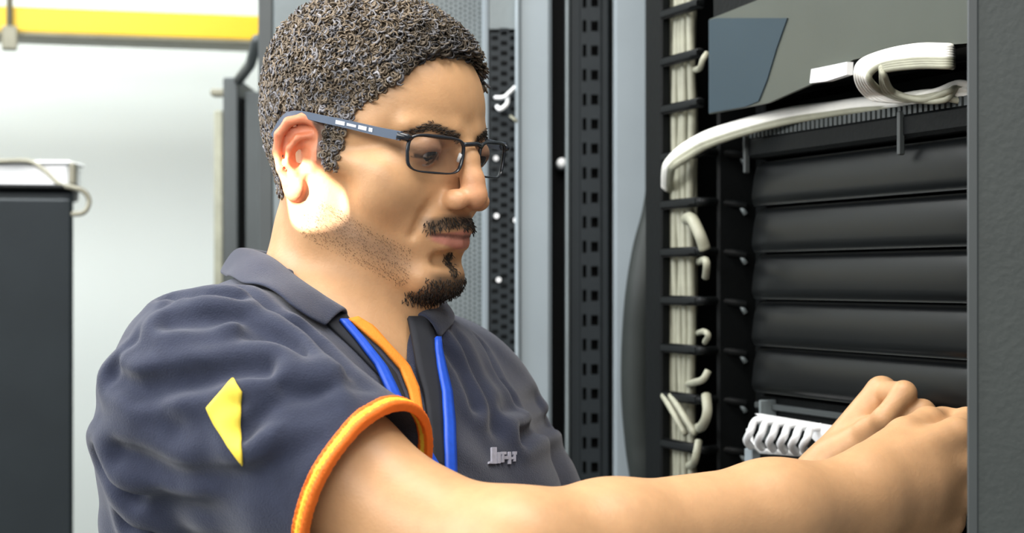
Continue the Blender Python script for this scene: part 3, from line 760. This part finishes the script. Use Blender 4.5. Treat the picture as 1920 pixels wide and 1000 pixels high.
# ------------------------------------------------------------------ hair
def tri_normals(V, Q):
    n = np.zeros_like(V); fn_ = np.cross(V[Q[:, 2]]-V[Q[:, 0]], V[Q[:, 3]]-V[Q[:, 1]])
    for k in range(4): np.add.at(n, Q[:, k], fn_)
    return n/(np.linalg.norm(n, axis=1, keepdims=True)+1e-12)
bodyN = tri_normals(V, Q)
q = toh(V); rs_ = np.random.RandomState(3)
inhead = (ell(q, (1.0, 0, 3), (12, 9.2, 13)) < 0) & ~((np.abs(q[:, 1]) > 6.7) & (q[:, 0] < 1.6) & (q[:, 0] > -3.4) & (q[:, 2] < 3.9) & (q[:, 2] > -3.6))
hm = hair_mask(*q.T)*inhead
hairmat = material('curly_hair', (.05, .04, .03), .55, attr='tint', spec=.35, noise=(60, .3))
def strands(name, roots, nrm, parent, mat, kind, seed, count_color, shade=None):
    """many small curved tubes as one mesh; kind(i, rng) -> list of (along normal, u, v) offsets in m and radius"""
    rng = np.random.RandomState(seed); VV, FF, CC = [], [], []; base = 0
    for i in range(len(roots)):
        n = nrm[i]; a = rng.normal(size=3); u = a-n*a.dot(n); u /= np.linalg.norm(u); w = np.cross(n, u)
        path, rad = kind(i, rng, n, u, w)
        path = roots[i]+path; m = len(path)
        t = np.gradient(path, axis=0); t /= np.linalg.norm(t, axis=1, keepdims=True)+1e-12
        b = np.cross(t, n+.3*u); b /= np.linalg.norm(b, axis=1, keepdims=True)+1e-12; c = np.cross(t, b)
        r = np.full(m, rad); r[-1] *= .35
        ring = np.stack([path+b*(math.cos(2*math.pi*k/3)*r)[:, None]+c*(math.sin(2*math.pi*k/3)*r)[:, None] for k in range(3)], 1)
        VV.append(ring.reshape(-1, 3))
        j = np.arange(m-1)[:, None]*3
        for k in range(3):
            k2 = (k+1) % 3
            FF.append(base+np.concatenate([j+k, j+k2, j+3+k2, j+3+k], 1))
        CC.append(np.tile(count_color(rng)*(shade[i] if shade is not None else 1), (m*3, 1))); base += m*3
    VV = np.concatenate(VV); FF = np.concatenate(FF)
    o = np_mesh(name, VV.astype(f32), FF, mat, parent)
    a = o.data.color_attributes.new('tint', 'FLOAT_COLOR', 'POINT')
    a.data.foreach_set('color', np.concatenate([np.concatenate(CC), np.ones((len(VV), 1))], 1).astype(f32).ravel())
    return o
idx = np.nonzero(hm > rs_.uniform(.2, .9, len(V)))[0]
idx = rs_.permutation(idx)[:12000]
topness = np.clip((q[idx, 2]-5)/5, 0, 1)
def curl(i, rng, n, u, w):
    tp = topness[i]; lift = .0035+.009*tp; R_ = rng.uniform(.0015, .0027)*(1+.25*tp); m = 11
    t = np.linspace(0, 1, m); ph = rng.uniform(0, 6.28); turns = rng.uniform(1.0, 1.8)
    lean = rng.normal(0, .0022)
    path = n*(t*lift*rng.uniform(.7, 1.2)-.0005)[:, None]+u*(np.cos(ph+t*turns*6.28)*R_+t*lean)[:, None]+w*(np.sin(ph+t*turns*6.28)*R_)[:, None]
    return path, rng.uniform(.0007, .0012)
def hcol(rng):
    k = rng.uniform(.65, 1.4); g = rng.uniform(0, 1)
    return np.array([.165, .128, .088])*k if g > .35 else np.array([.20, .195, .205])*k
hair = strands('hair', V[idx], bodyN[idx], person, hairmat, curl, 11, hcol, 1-.6*np.clip((q[idx, 0]-4)/2.5, 0, 1)*np.clip((q[idx, 2]-7)/1.5, 0, 1)); hair['kind'] = 'stuff'; hair['label'] = 'short dark curly hair'
# eyebrows, moustache, goatee
dark = material('dark_facial_hair', (.02, .015, .012), .5, noise=(80, .2), spec=.4)
def shortdir(dvec, L, rad):
    dvec = np.array(tuple(dvec))
    def k(i, rng, n, u, w):
        d = dvec-n*dvec.dot(n)*.6+rng.normal(0, .25, 3); d /= np.linalg.norm(d); t = np.linspace(0, 1, 5)*L*rng.uniform(.6, 1.2)
        return d*t[:, None]+n*(np.sin(t/L*2.2)*.0009)[:, None], rad*rng.uniform(.7, 1.2)
    return k
c0_ = lambda rng: np.array([.02, .016, .012])*rng.uniform(.6, 1.6)
dark2 = hairmat
x, y, z = q.T; ay = np.abs(y); hd = inhead | ((ell(q, (4, 0, -2), (9, 7, 9)) < 0) & (x > 3))
V = V+np.random.RandomState(9).normal(0, .0006, V.shape).astype(f32)*np.where(z[:, None] < 0, 1, .3).astype(f32)
def pick(mask, n, seed):
    i = np.nonzero(mask)[0]; return np.random.RandomState(seed).permutation(i)[:n]
zb = 3.35+.25*np.clip(ay-1, 0, 2.4)-.55*np.clip(ay-3.6, 0, 3)
for sgn in (-1, 1):
    i = pick(hd & (y*sgn > 1.0) & (y*sgn < 5.4) & (np.abs(z-zb) < .34-.05*np.clip(ay-3, 0, 3)) & (x > 5), 800, 5)
    d_ = hx*-.5+hy*sgn*.8+hz*-.02
    o = strands('eyebrow', V[i], bodyN[i], person, dark2, shortdir(d_, .0034, .0003), 21, c0_); o['kind'] = 'stuff'
i = pick(hd & (ay < 2.9) & (np.abs(z-(-2.95-.30*np.maximum(ay-1.2, 0))) < .42) & (x > 8.2), 900, 6)
o = strands('moustache', V[i], bodyN[i], person, dark2, shortdir(hz*-.8+hx*.05, .0038, .00032), 22, c0_); o['kind'] = 'stuff'
gm = hd & (((ay < 2.5) & (z < -7.3) & (z > -9.6) & (x > 6.8)) | ((ay < .5) & (z < -5.35) & (z > -7) & (x > 8.2)))
i = pick(gm, 1300, 7)
o = strands('goatee', V[i], bodyN[i], person, dark2, shortdir(hz*-.8+hx*.05, .0030, .00032), 23, c0_); o['kind'] = 'stuff'
i = pick(hd & (ay > 3.0) & (np.abs(z-(-4.0-(x-1)*.42)) < 1.6) & (x > .2) & (x < 8), 3000, 8)
o = strands('stubble', V[i], bodyN[i], person, dark2, shortdir(hz*-.6+hx*.4, .0009, .00012), 24, c0_); o['kind'] = 'stuff'
# ------------------------------------------------------------------ polo shirt
def axis(S, E): return (E-S).normalized()
AR, AL = axis(SR, ER), axis(SLh, EL)
HEM_R, HEM_L = (ER-SR).length*.56, (EL-SLh).length*.58
def shirt_base(p):
    d = torso_sdf(p, .013)
    a = SR+AR*(HEM_R+.012); d = smin(d, cap(p, SR+Vector((.0, 0, -.004)), a+Vector((0, 0, -.008)), .073, .0635), .035)
    b = SLh+AL*(HEM_L+.012); d = smin(d, cap(p, SLh, b, .068, .062), .035)
    d = smin(d, cap(p, P(345, 850, 1.33), P(350, 1150, 1.37), .056, .058), .05)
    return d
creases = [  # (pixel polyline, depth m, width m)
    ([(318, 560), (380, 556), (446, 566)], .0045, .0045), ([(322, 607), (390, 600), (452, 603), (520, 640), (574, 690)], .0055, .0055),
    ([(440, 541), (507, 586), (586, 647), (625, 698)], .0045, .005), ([(462, 636), (552, 660), (640, 722), (700, 775)], .004, .0055),
    ([(214, 706), (262, 728), (328, 722), (429, 703), (500, 700)], .0075, .006), ([(462, 802), (508, 768), (560, 748), (618, 737)], .005, .006),
    ([(200, 862), (222, 890), (244, 908)], .009, .007), ([(232, 850), (328, 884), (412, 896), (496, 880), (560, 850), (640, 820)], .006, .0065),
    ([(261, 927), (384, 950), (480, 930), (540, 915)], .005, .008), ([(246, 976), (292, 996)], .007, .006),
    ([(454, 756), (490, 735), (530, 728)], .004, .005), ([(470, 830), (540, 800), (620, 775)], .0045, .006),
    ([(214, 700), (258, 640), (328, 566)], .0018, .003), ([(560, 625), (620, 680), (680, 730)], .006, .006),
    ([(330, 800), (300, 770), (285, 745)], .003, .008),
    ([(818, 635), (866, 696), (888, 760)], .0045, .005), ([(903, 648), (934, 703), (961, 745)], .004, .0055),
    ([(860, 640), (905, 730), (925, 800)], .003, .006), ([(972, 820), (1000, 806), (1034, 790)], .006, .005), ([(940, 770), (985, 775), (1010, 760)], .003, .006)]
cr3 = []
def shirt_cast_base(px, py): return cast(shirt_base, px, py)
for poly, dep, wid in creases:
    px_, py_ = np.array(poly, float).T; cr3.append((shirt_cast_base(px_, py_), dep, wid))
# V opening and neck hole, in torso coordinates
vpts = tot(cast(shirt_base, [640, 762, 778, 700], [578, 572, 712, 640]).astype(f32))
VA, VB, VC = [np.array([vpts[i, 1], vpts[i, 2]]) for i in range(3)]
def halfplane(l, z, a, b, inside):
    n = np.array([b[1]-a[1], -(b[0]-a[0])]); n /= np.linalg.norm(n)
    if (inside-a)@n > 0: n = -n
    return ((l-a[0])*n[0]+(z-a[1])*n[1]).astype(f32)
def neck_cut(p):
    """negative inside the opening of the shirt"""
    q = tot(p); l, z = q[:, 1], q[:, 2]; cen = (VA+VB+VC)/3; up = np.array([0, .3])
    v = np.maximum(halfplane(l, z, VA, VC, cen), halfplane(l, z, VB, VC, cen)); v = np.maximum(v, -q[:, 0]-.0)
    v = np.maximum(v, z-.12)
    h = cap(p, T(.012, 0, .02), T(-.005, 0, .2), .064, .075)
    return np.minimum(v, h)
def fold_disp(p):
    d = np.zeros(len(p), f32)
    for pts, dep, wid in cr3:
        e = None
        for i in range(len(pts)-1):
            c = cap(p, pts[i], pts[i+1], 0); e = c if e is None else np.minimum(e, c)
        d += f32(min(dep*1.0, .0068))*np.exp(-(e/f32(wid*1.25))**2)-f32(dep*.60)*np.exp(-((e-f32(wid*2.8))/f32(wid*1.5))**2)
    a, b, c = p[:, 0], p[:, 1], p[:, 2]
    d += f32(.0011)*np.sin(a*95+c*60+3*np.sin(c*31+b*20))+f32(.0006)*np.sin(c*170+a*50+2*np.sin(a*60))
    t = (p-A3(SR))@A3(AR); rr = np.sqrt(np.maximum(((p-A3(SR))**2).sum(1)-t*t, 0))
    return d*np.where(rr < .1, np.clip((f32(HEM_R-.004)-t)/f32(.035), .12, 1), 1)
def shirt_outer(p):
    d = shirt_base(p); m = np.abs(d) < .035
    if m.any(): d = d.copy(); d[m] += fold_disp(p[m])
    return d
def wall_t(p):
    th = np.full(len(p), .008, f32)
    for S, A, Hm in ((SR, AR, HEM_R), (SLh, AL, HEM_L)):
        t = (p-A3(S))@A3(A); rr = np.sqrt(np.maximum(((p-A3(S))**2).sum(1)-t*t, 0))
        th = np.where((rr < .1) & (torso_sdf(p, .013) > .004), np.minimum(th, f32(.008)-f32(.0042)*np.clip((t-f32(Hm-.04))/f32(.03), 0, 1)), th)
    return th
def shirt_sdf(p):
    o = shirt_outer(p)
    d = np.maximum(o, -(shirt_base(p)+wall_t(p)))
    d = smax(d, -neck_cut(p), .003)
    for S, A, Hm in ((SR, AR, HEM_R), (SLh, AL, HEM_L)):
        t = (p-A3(S))@A3(A); rr = np.sqrt(np.maximum(((p-A3(S))**2).sum(1)-t*t, 0))
        tor = tot(p); out = np.where(rr < .13, t-f32(Hm), f32(-1))
        d = np.maximum(d, np.minimum(out, torso_sdf(p, .013)-f32(.004)))
    return np.maximum(d, f32(.96)-p[:, 2])
shirtm = material('navy_polo_cotton', (.030, .036, .062), .85, noise=(140, .06), bump=.35, bscale=900, spec=.12, sheen=.22)
Vs, Qs = surface_nets(shirt_sdf, (-.42, .98, .95), (.22, 1.86, 1.56), .0021)
print('shirt verts', len(Vs))
shirt = np_mesh('polo_shirt', Vs, Qs, shirtm, person)
shirt['label'] = 'navy polo shirt with orange piping'
def strip(edgeA, edgeB, fn, off, thick, name, mat, parent, n=24, m=4, world_pts=None):
    """ribbon lying on the surface fn between two pixel polylines"""
    def res(e):
        e = np.array(e, float); s = np.r_[0, np.cumsum(np.linalg.norm(np.diff(e, axis=0), axis=1))]; t = np.linspace(0, s[-1], n)
        return np.stack([np.interp(t, s, e[:, 0]), np.interp(t, s, e[:, 1])], 1)
    A, B = res(edgeA), res(edgeB); G = np.stack([A+(B-A)*k/(m-1) for k in range(m)], 1).reshape(-1, 2)
    p = cast(fn, G[:, 0], G[:, 1]); nn = normals(fn, p.astype(f32), .003)
    nn = nn.reshape(n, m, 3).mean(1, keepdims=True).repeat(m, 1).reshape(-1, 3) if name != 'sleeve_emblem' else nn
    nn /= np.linalg.norm(nn, axis=1, keepdims=True)
    top = p+nn*(off+thick); bot = p+nn*(off-.001); Vv = np.concatenate([top, bot]); K = n*m; Ff = []
    for i in range(n-1):
        for j in range(m-1):
            a = i*m+j; Ff += [(a, a+1, a+m+1, a+m), (K+a, K+a+m, K+a+m+1, K+a+1)]
    for i in range(n-1):
        Ff += [(i*m, (i+1)*m, K+(i+1)*m, K+i*m), (i*m+m-1, K+i*m+m-1, K+(i+1)*m+m-1, (i+1)*m+m-1)]
    for j in range(m-1): Ff += [(j, K+j, K+j+1, j+1), ((n-1)*m+j, (n-1)*m+j+1, K+(n-1)*m+j+1, K+(n-1)*m+j)]
    return mesh(name, Vv, Ff, mat, parent, True)
yellow_f = material('yellow_felt', (.88, .66, .06), .7, noise=(200, .05)); orange_f = material('orange_cotton', (.90, .27, .02), .75, noise=(120, .06), bump=.2, bscale=800)
blue_f = material('blue_ribbon', (.015, .09, .62), .5, noise=(200, .08), bump=.1); navy_d = material('dark_navy_cotton', (.012, .014, .02), .85, noise=(100, .06)); letter_f = material('pale_stitching', (.42, .42, .50), .6, noise=(300, .1))
em = strip([(436, 714), (412, 740), (388, 766), (404, 798), (428, 838), (455, 870)], [(440, 714), (454, 735), (453, 770), (450, 800), (453, 838), (456, 870)], shirt_outer, .0008, .0012, 'sleeve_emblem', yellow_f, shirt, 26, 8)
em['label'] = 'yellow kite-shaped emblem'
# chest lettering
L_ = [((919, 840), (928, 871), 9), ((914, 867), (920, 871), 4), ((930, 849), (935, 870), 5), ((937, 848), (946, 853), 5), ((938, 853), (942, 868), 4), ((944, 856), (950, 862), 4), ((951, 848), (955, 871), 4), ((956, 858), (960, 862), 4), ((960, 847), (966, 853), 5), ((961, 853), (964, 866), 4)]
lt = MB()
for (xa, ya), (xb, yb), _ in L_:
    G = cast(shirt_outer, [xa, xb, xb, xa], [ya, ya, yb, yb]); nn = normals(shirt_outer, G.astype(f32), .003).mean(0); nn /= np.linalg.norm(nn)
    lt.add(list(G+nn*.0018)+list(G+nn*.0002), [(0, 3, 2, 1), (4, 5, 6, 7), (0, 1, 5, 4), (1, 2, 6, 5), (2, 3, 7, 6), (3, 0, 4, 7)])
o = lt.build('chest_lettering', letter_f, shirt); o['label'] = 'small pale lettering on the chest'
# placket: orange inner facing, dark outer bands
def body_shirt(p): return np.minimum(torso_sdf(p, .0135), smax(shirt_outer(p), -cap(p, SR+AR*HEM_R*.75, ER, .085), .01))
op = strip([(650, 602), (676, 622), (714, 655), (748, 694), (764, 735), (780, 812)], [(668, 598), (698, 616), (726, 648), (764, 688), (782, 730), (795, 812)], body_shirt, .0015, .0015, 'orange_placket', orange_f, shirt, 26, 5)
op['label'] = 'orange inner placket'
dp = strip([(596, 590), (622, 618), (668, 662), (716, 712), (746, 760), (776, 822)], [(648, 592), (668, 624), (704, 660), (740, 702), (756, 742), (776, 812)], body_shirt, .001, .001, 'placket', navy_d, shirt, 26, 5)
dp = strip([(762, 600), (770, 640), (778, 690), (792, 740), (802, 812), (806, 880)], [(800, 600), (812, 640), (818, 690), (822, 740), (824, 812), (828, 880)], body_shirt, .002, .0018, 'placket', navy_d, shirt, 26, 5)
# sleeve piping: a striped band knitted round each hem
pip = material('orange_yellow_piping', (.9, .4, .03), .7, attr='paint', noise=(150, .05), bump=.15, bscale=900)
for S, A, Hm in ((SR, AR, HEM_R), (SLh, AL, HEM_L)):
    def band(p, S=S, A=A, Hm=Hm):
        o = shirt_base(p); m = np.abs(o) < .03; b = o.copy(); 
        if m.any(): o = o.copy(); o[m] += fold_disp(p[m])
        t = (p-A3(S))@A3(A); w = t-f32(Hm-.0048)
        rib = f32(.0007)*np.cos(w*f32(2*math.pi/.0034))
        d = np.maximum(o-f32(.0014)-rib, -(b+f32(.0052))); d = np.maximum(d, np.abs(w+f32(-.0006))-f32(.0050))
        rr = np.sqrt(np.maximum(((p-A3(S))**2).sum(1)-t*t, 0)); d = np.maximum(d, rr-f32(.10))
        return np.maximum(d, f32(.001)-torso_sdf(p, .013))
    c_ = S+A*Hm; Vb, Qb = surface_nets(band, tuple(c_-Vector((.1, .1, .1))), tuple(c_+Vector((.1, .1, .1))), .0012)
    w = (Vb-A3(S))@A3(A)-(Hm-.0048); cb = np.where((np.abs(w) < .0017)[:, None], np.array([[.92, .62, .05]]), np.array([[.85, .17, .01]])); cb[w < -.0048] = (.02, .024, .04)
    ob = np_mesh('sleeve_piping', Vb, Qb, pip, shirt, cb); ob['label'] = 'orange and yellow sleeve piping'
# collar: rows stand -> fold -> leaf -> outer edge, columns round the neck
fold = [(652, 584, 1.325), (604, 553, 1.33), (560, 523, 1.34), (512, 485, 1.365), (476, 470, 1.41), (458, 468, 1.46), (478, 470, 1.51), (545, 485, 1.54), (640, 512, 1.535), (712, 540, 1.50), (758, 566, 1.425), (778, 594, 1.375)]
edge = [(608, 616, 1.295), (560, 606, 1.285), (508, 578, 1.285), (452, 540, 1.315), (424, 520, 1.38), (414, 512, 1.46), (440, 512, 1.54), (540, 520, 1.59), (700, 560, 1.60), (800, 580, 1.55), (842, 602, 1.45), (824, 638, 1.375)]
def rs3(keys, n=6): return [tuple(v) for v in spline([P(*k) for k in keys], n)]
Fo, Ed = rs3(fold), rs3(edge); nc = len(Fo); rows = []
nc_c = Vector(tuple(T(.0, 0, .06)))
def lerp(a, b, t): return Vector(a)*(1-t)+Vector(b)*t
R0, R1, R2, R3, R4 = [], [], [], [], []
for a, b in zip(Fo, Ed):
    a, b = Vector(a), Vector(b); inn = (nc_c-a); inn.z = 0; inn.normalize()
    out = -inn
    R0.append(a+inn*.006-UZ*.030); R1.append(a+inn*.004-UZ*.006); R2.append(a+UZ*.001); R3.append(lerp(a, b, .25)+out*.003+UZ*.004); R4.append(lerp(a, b, .65)+out*.001+UZ*.003); rows_end = b
def lift(row, gap):
    p = np.array([tuple(v) for v in row]).astype(f32)
    for _ in range(6):
        d = shirt_outer(p); p = p+normals(shirt_outer, p, .003)*np.maximum(gap-d, 0)[:, None]
    return [Vector(v) for v in p.tolist()]
Rr = [R0, R1, R2, lift(R3, .006), lift(R4, .005), lift(Ed, .003)]
Vc = [tuple(p) for r in Rr for p in r]; Fq = [(i*nc+j, i*nc+j+1, (i+1)*nc+j+1, (i+1)*nc+j) for i in range(len(Rr)-1) for j in range(nc-1)]
co = mesh('collar', Vc, Fq, shirtm, shirt, True)
sd = co.modifiers.new('thickness', 'SOLIDIFY'); sd.thickness = .0032; sd.offset = 0
ss = co.modifiers.new('smooth', 'SUBSURF'); ss.levels = 2; ss.render_levels = 2
# ------------------------------------------------------------------ trousers and shoes (below the picture)
def trouser_sdf(p):
    hip = TO-UZ*.50; pts = {}
    d = ell(p, hip+Vector((0, 0, .02)), (.135, .155, .17))
    for s in (-1, 1):
        h_ = hip+TL*.09*s-UZ*.06; k = Vector((h_.x+.02, h_.y, .50)); a = Vector((h_.x-.01+.02*s, h_.y+.03*s, .07))
        d = smin(d, chain(p, [h_, k, a], [.095, .066, .052], .02), .03)
    return np.maximum(d, f32(.035)-p[:, 2])
trm = material('dark_trouser_twill', (.02, .022, .03), .8, noise=(80, .08), bump=.3)
Vt, Qt = surface_nets(trouser_sdf, (-.40, 1.1, .02), (.16, 1.75, 1.12), .007); np_mesh('trousers', Vt, Qt, trm, person)
shm = material('black_shoe_leather', (.012, .012, .013), .4, noise=(30, .1), bump=.2)
for s in (-1, 1):
    h_ = TO+TL*.11*s; a = Vector((h_.x-.01, h_.y+.01*s, .05))
    def shoe(p, a=a):
        d = cap(p, a+Vector((-.03, 0, .0)), a+TF*.06+UZ*-.01, .046, .044); d = smin(d, cap(p, a+TF*.06-UZ*.01, a+TF*.17-UZ*.018, .044, .034), .02)
        return smax(d, f32(.001)-p[:, 2], .006)
    Vh, Qh = surface_nets(shoe, (a.x-.12, a.y-.2, -.01), (a.x+.28, a.y+.12, .14), .006); np_mesh('shoe', Vh, Qh, shm, person)

# ------------------------------------------------------------------ lanyard
ly = empty('lanyard', T(.12, 0, -.15), 'bright blue lanyard whose two straps hang down the dark shirt front', 'lanyard')
strip([(632, 606), (662, 640), (698, 688), (720, 738), (738, 775), (768, 826), (800, 880), (830, 960)], [(646, 606), (680, 644), (718, 692), (742, 742), (765, 784), (796, 842), (824, 890), (846, 960)], body_shirt, .0035, .0015, 'strap', blue_f, ly, 40, 4)
strip([(808, 640), (812, 690), (821, 740), (824, 800), (826, 880), (832, 960)], [(818, 640), (826, 690), (838, 740), (844, 800), (846, 880), (848, 960)], body_shirt, .0045, .0015, 'strap', blue_f, ly, 36, 4)
bd = cast(body_shirt, [835, 860], [985, 985])
MB().tube([Vector(bd[0])+TF*.012, Vector(bd[0])+TF*.016-UZ*.03], .005, 10).build('clip', M['steel'], ly, True)
MB().box(-.028, .028, .012, .015, -.11, -.03, (Vector(bd[0]), TL, TF, UZ), .001).build('badge', M['white'], ly)

# ------------------------------------------------------------------ eyeglasses
gl = empty('eyeglasses', H(9.6, 0, 2.0), 'dark rectangular eyeglasses with silver-marked grey temple worn by the man', 'eyeglasses')
gm_ = material('dark_acetate', (.012, .016, .022), .25, noise=(20, .1), spec=.6); gs_ = material('blue_grey_enamel', (.10, .13, .18), .3, noise=(30, .1), spec=.6)
lens_m = material('clear_lens', (.08, .09, .10), .04, alpha=.10, spec=.5); silver = material('silver_print', (.75, .78, .85), .35, noise=(60, .1))
def lens_pt(u, v, s):
    """u 0..1 from nose to temple, v height; s side sign"""
    yy = 1.05+5.15*u; return (10.05-.55*u-.75*u*u, s*yy, 1.95+v)
def lens_outline(n=40, inset=0.0):
    out = []
    for k in range(n):
        a = 2*math.pi*k/n; c, s_ = math.cos(a), math.sin(a)
        ex = 4.5
        rx = abs(c)**(2/ex)*math.copysign(1, c); ry = abs(s_)**(2/ex)*math.copysign(1, s_)
        u = .5+.5*rx*(1-inset); v = 1.32*ry*(1-inset)
        if v < 0: u = .5+(u-.5)*(1-.06*abs(v)); v -= .08*u
        out.append((u, v))
    return out
ol = lens_outline(); 
for s in (-1, 1):
    pts = [H(*lens_pt(u, v, s)) for u, v in ol]; mb = MB(); n = len(pts); V_ = []; F_ = []
    cen = sum(pts, Vector())/n
    for i, p in enumerate(pts):
        up = ol[i][1] > .9; r_ = .0017 if up else .0009
        o_ = (p-cen); o_ = (o_-hx*o_.dot(hx)).normalized()
        for j in range(6):
            a = j*math.pi/3; V_.append(p+o_*math.cos(a)*r_+hx*math.sin(a)*.0016)
    for i in range(n):
        for j in range(6): F_.append((i*6+j, i*6+(j+1) % 6, ((i+1) % n)*6+(j+1) % 6, ((i+1) % n)*6+j))
    mesh('rim', V_, F_, gm_, gl, True)
    inn = [H(*lens_pt(u, v, s)) for u, v in lens_outline(inset=.01)]; c2 = sum(inn, Vector())/n
    Vl = [c2+hx*.0012]+[p+hx*.0004 for p in inn]+[c2-hx*.0002]+[p-hx*.0009 for p in inn]
    Fl = [(0, 1+i, 1+(i+1) % n) for i in range(n)]+[(n+1, n+2+(i+1) % n, n+2+i) for i in range(n)]+[(1+i, n+2+i, n+2+(i+1) % n, 1+(i+1) % n) for i in range(n)]
    mesh('lens', Vl, Fl, lens_m, gl, True)
    hg = H(8.75, s*6.35, 2.95)
    MB().tube([H(*lens_pt(.98, 1.0, s)), hg, H(8.1, s*6.85, 3.0)], [.0022, .0030, .0030], 8).build('hinge', gm_, gl, True)
    tp = spline([H(8.4, s*6.7, 3.0), H(6.5, s*7.0, 3.1), H(4.0, s*7.35, 3.3), H(1.5, s*7.6, 3.45), H(-.6, s*7.75, 3.55), H(-2.0, s*7.7, 3.1), H(-3.1, s*7.5, 1.6)], 5)
    V_ = []; F_ = []
    for i, p in enumerate(tp):
        t = (tp[min(i+1, len(tp)-1)]-tp[max(i-1, 0)]).normalized(); sd_ = hy*s; upv = t.cross(sd_).normalized(); upv = upv if upv.dot(hz) > 0 else -upv
        hgt = .0046-.0018*i/len(tp)*1.0
        for a, b in ((-1, -1), (1, -1), (1, 1), (-1, 1)): V_.append(p+upv*hgt*a*.72+sd_*.0013*b)
    for i in range(len(tp)-1):
        for j in range(4): F_.append((i*4+j, i*4+(j+1) % 4, (i+1)*4+(j+1) % 4, (i+1)*4+j))
    F_ += [(3, 2, 1, 0), tuple(len(V_)-4+k for k in range(4))]
    tpo = mesh('temple_arm', V_, F_, gs_, gl)
    for k, (a, b, ht) in enumerate(((4.9, 5.6, .14), (3.9, 4.7, .09), (2.9, 3.7, .14), (5.8, 6.1, .14))):
        f_ = lambda x_: np.interp(x_, [-.6, 1.5, 4.0, 6.5, 8.4], [7.75, 7.6, 7.35, 7.0, 6.7]); g_ = lambda x_: np.interp(x_, [-.6, 1.5, 4.0, 6.5, 8.4], [3.55, 3.45, 3.3, 3.1, 3.0])
        q4 = [H(x_, s*(f_(x_)+.17), g_(x_)+dz) for x_, dz in ((a, -ht), (b, -ht), (b, ht), (a, ht))]
        q5 = [v-hy*s*.0006 for v in q4]
        mesh('temple_mark', q4+q5, [(0, 1, 2, 3), (7, 6, 5, 4), (0, 4, 5, 1), (1, 5, 6, 2), (2, 6, 7, 3), (3, 7, 4, 0)], silver, tpo)
MB().tube(spline([H(10.05, -1.15, 2.9), H(10.45, 0, 3.05), H(10.05, 1.15, 2.9)], 6), .0017, 8).build('bridge', gm_, gl, True)
for s in (-1, 1):
    MB().tube([H(9.9, s*1.1, 2.2), H(9.7, s*.95, 1.6)], [.0016, .0022], 8).build('nose_pad', M['white'], gl, True)
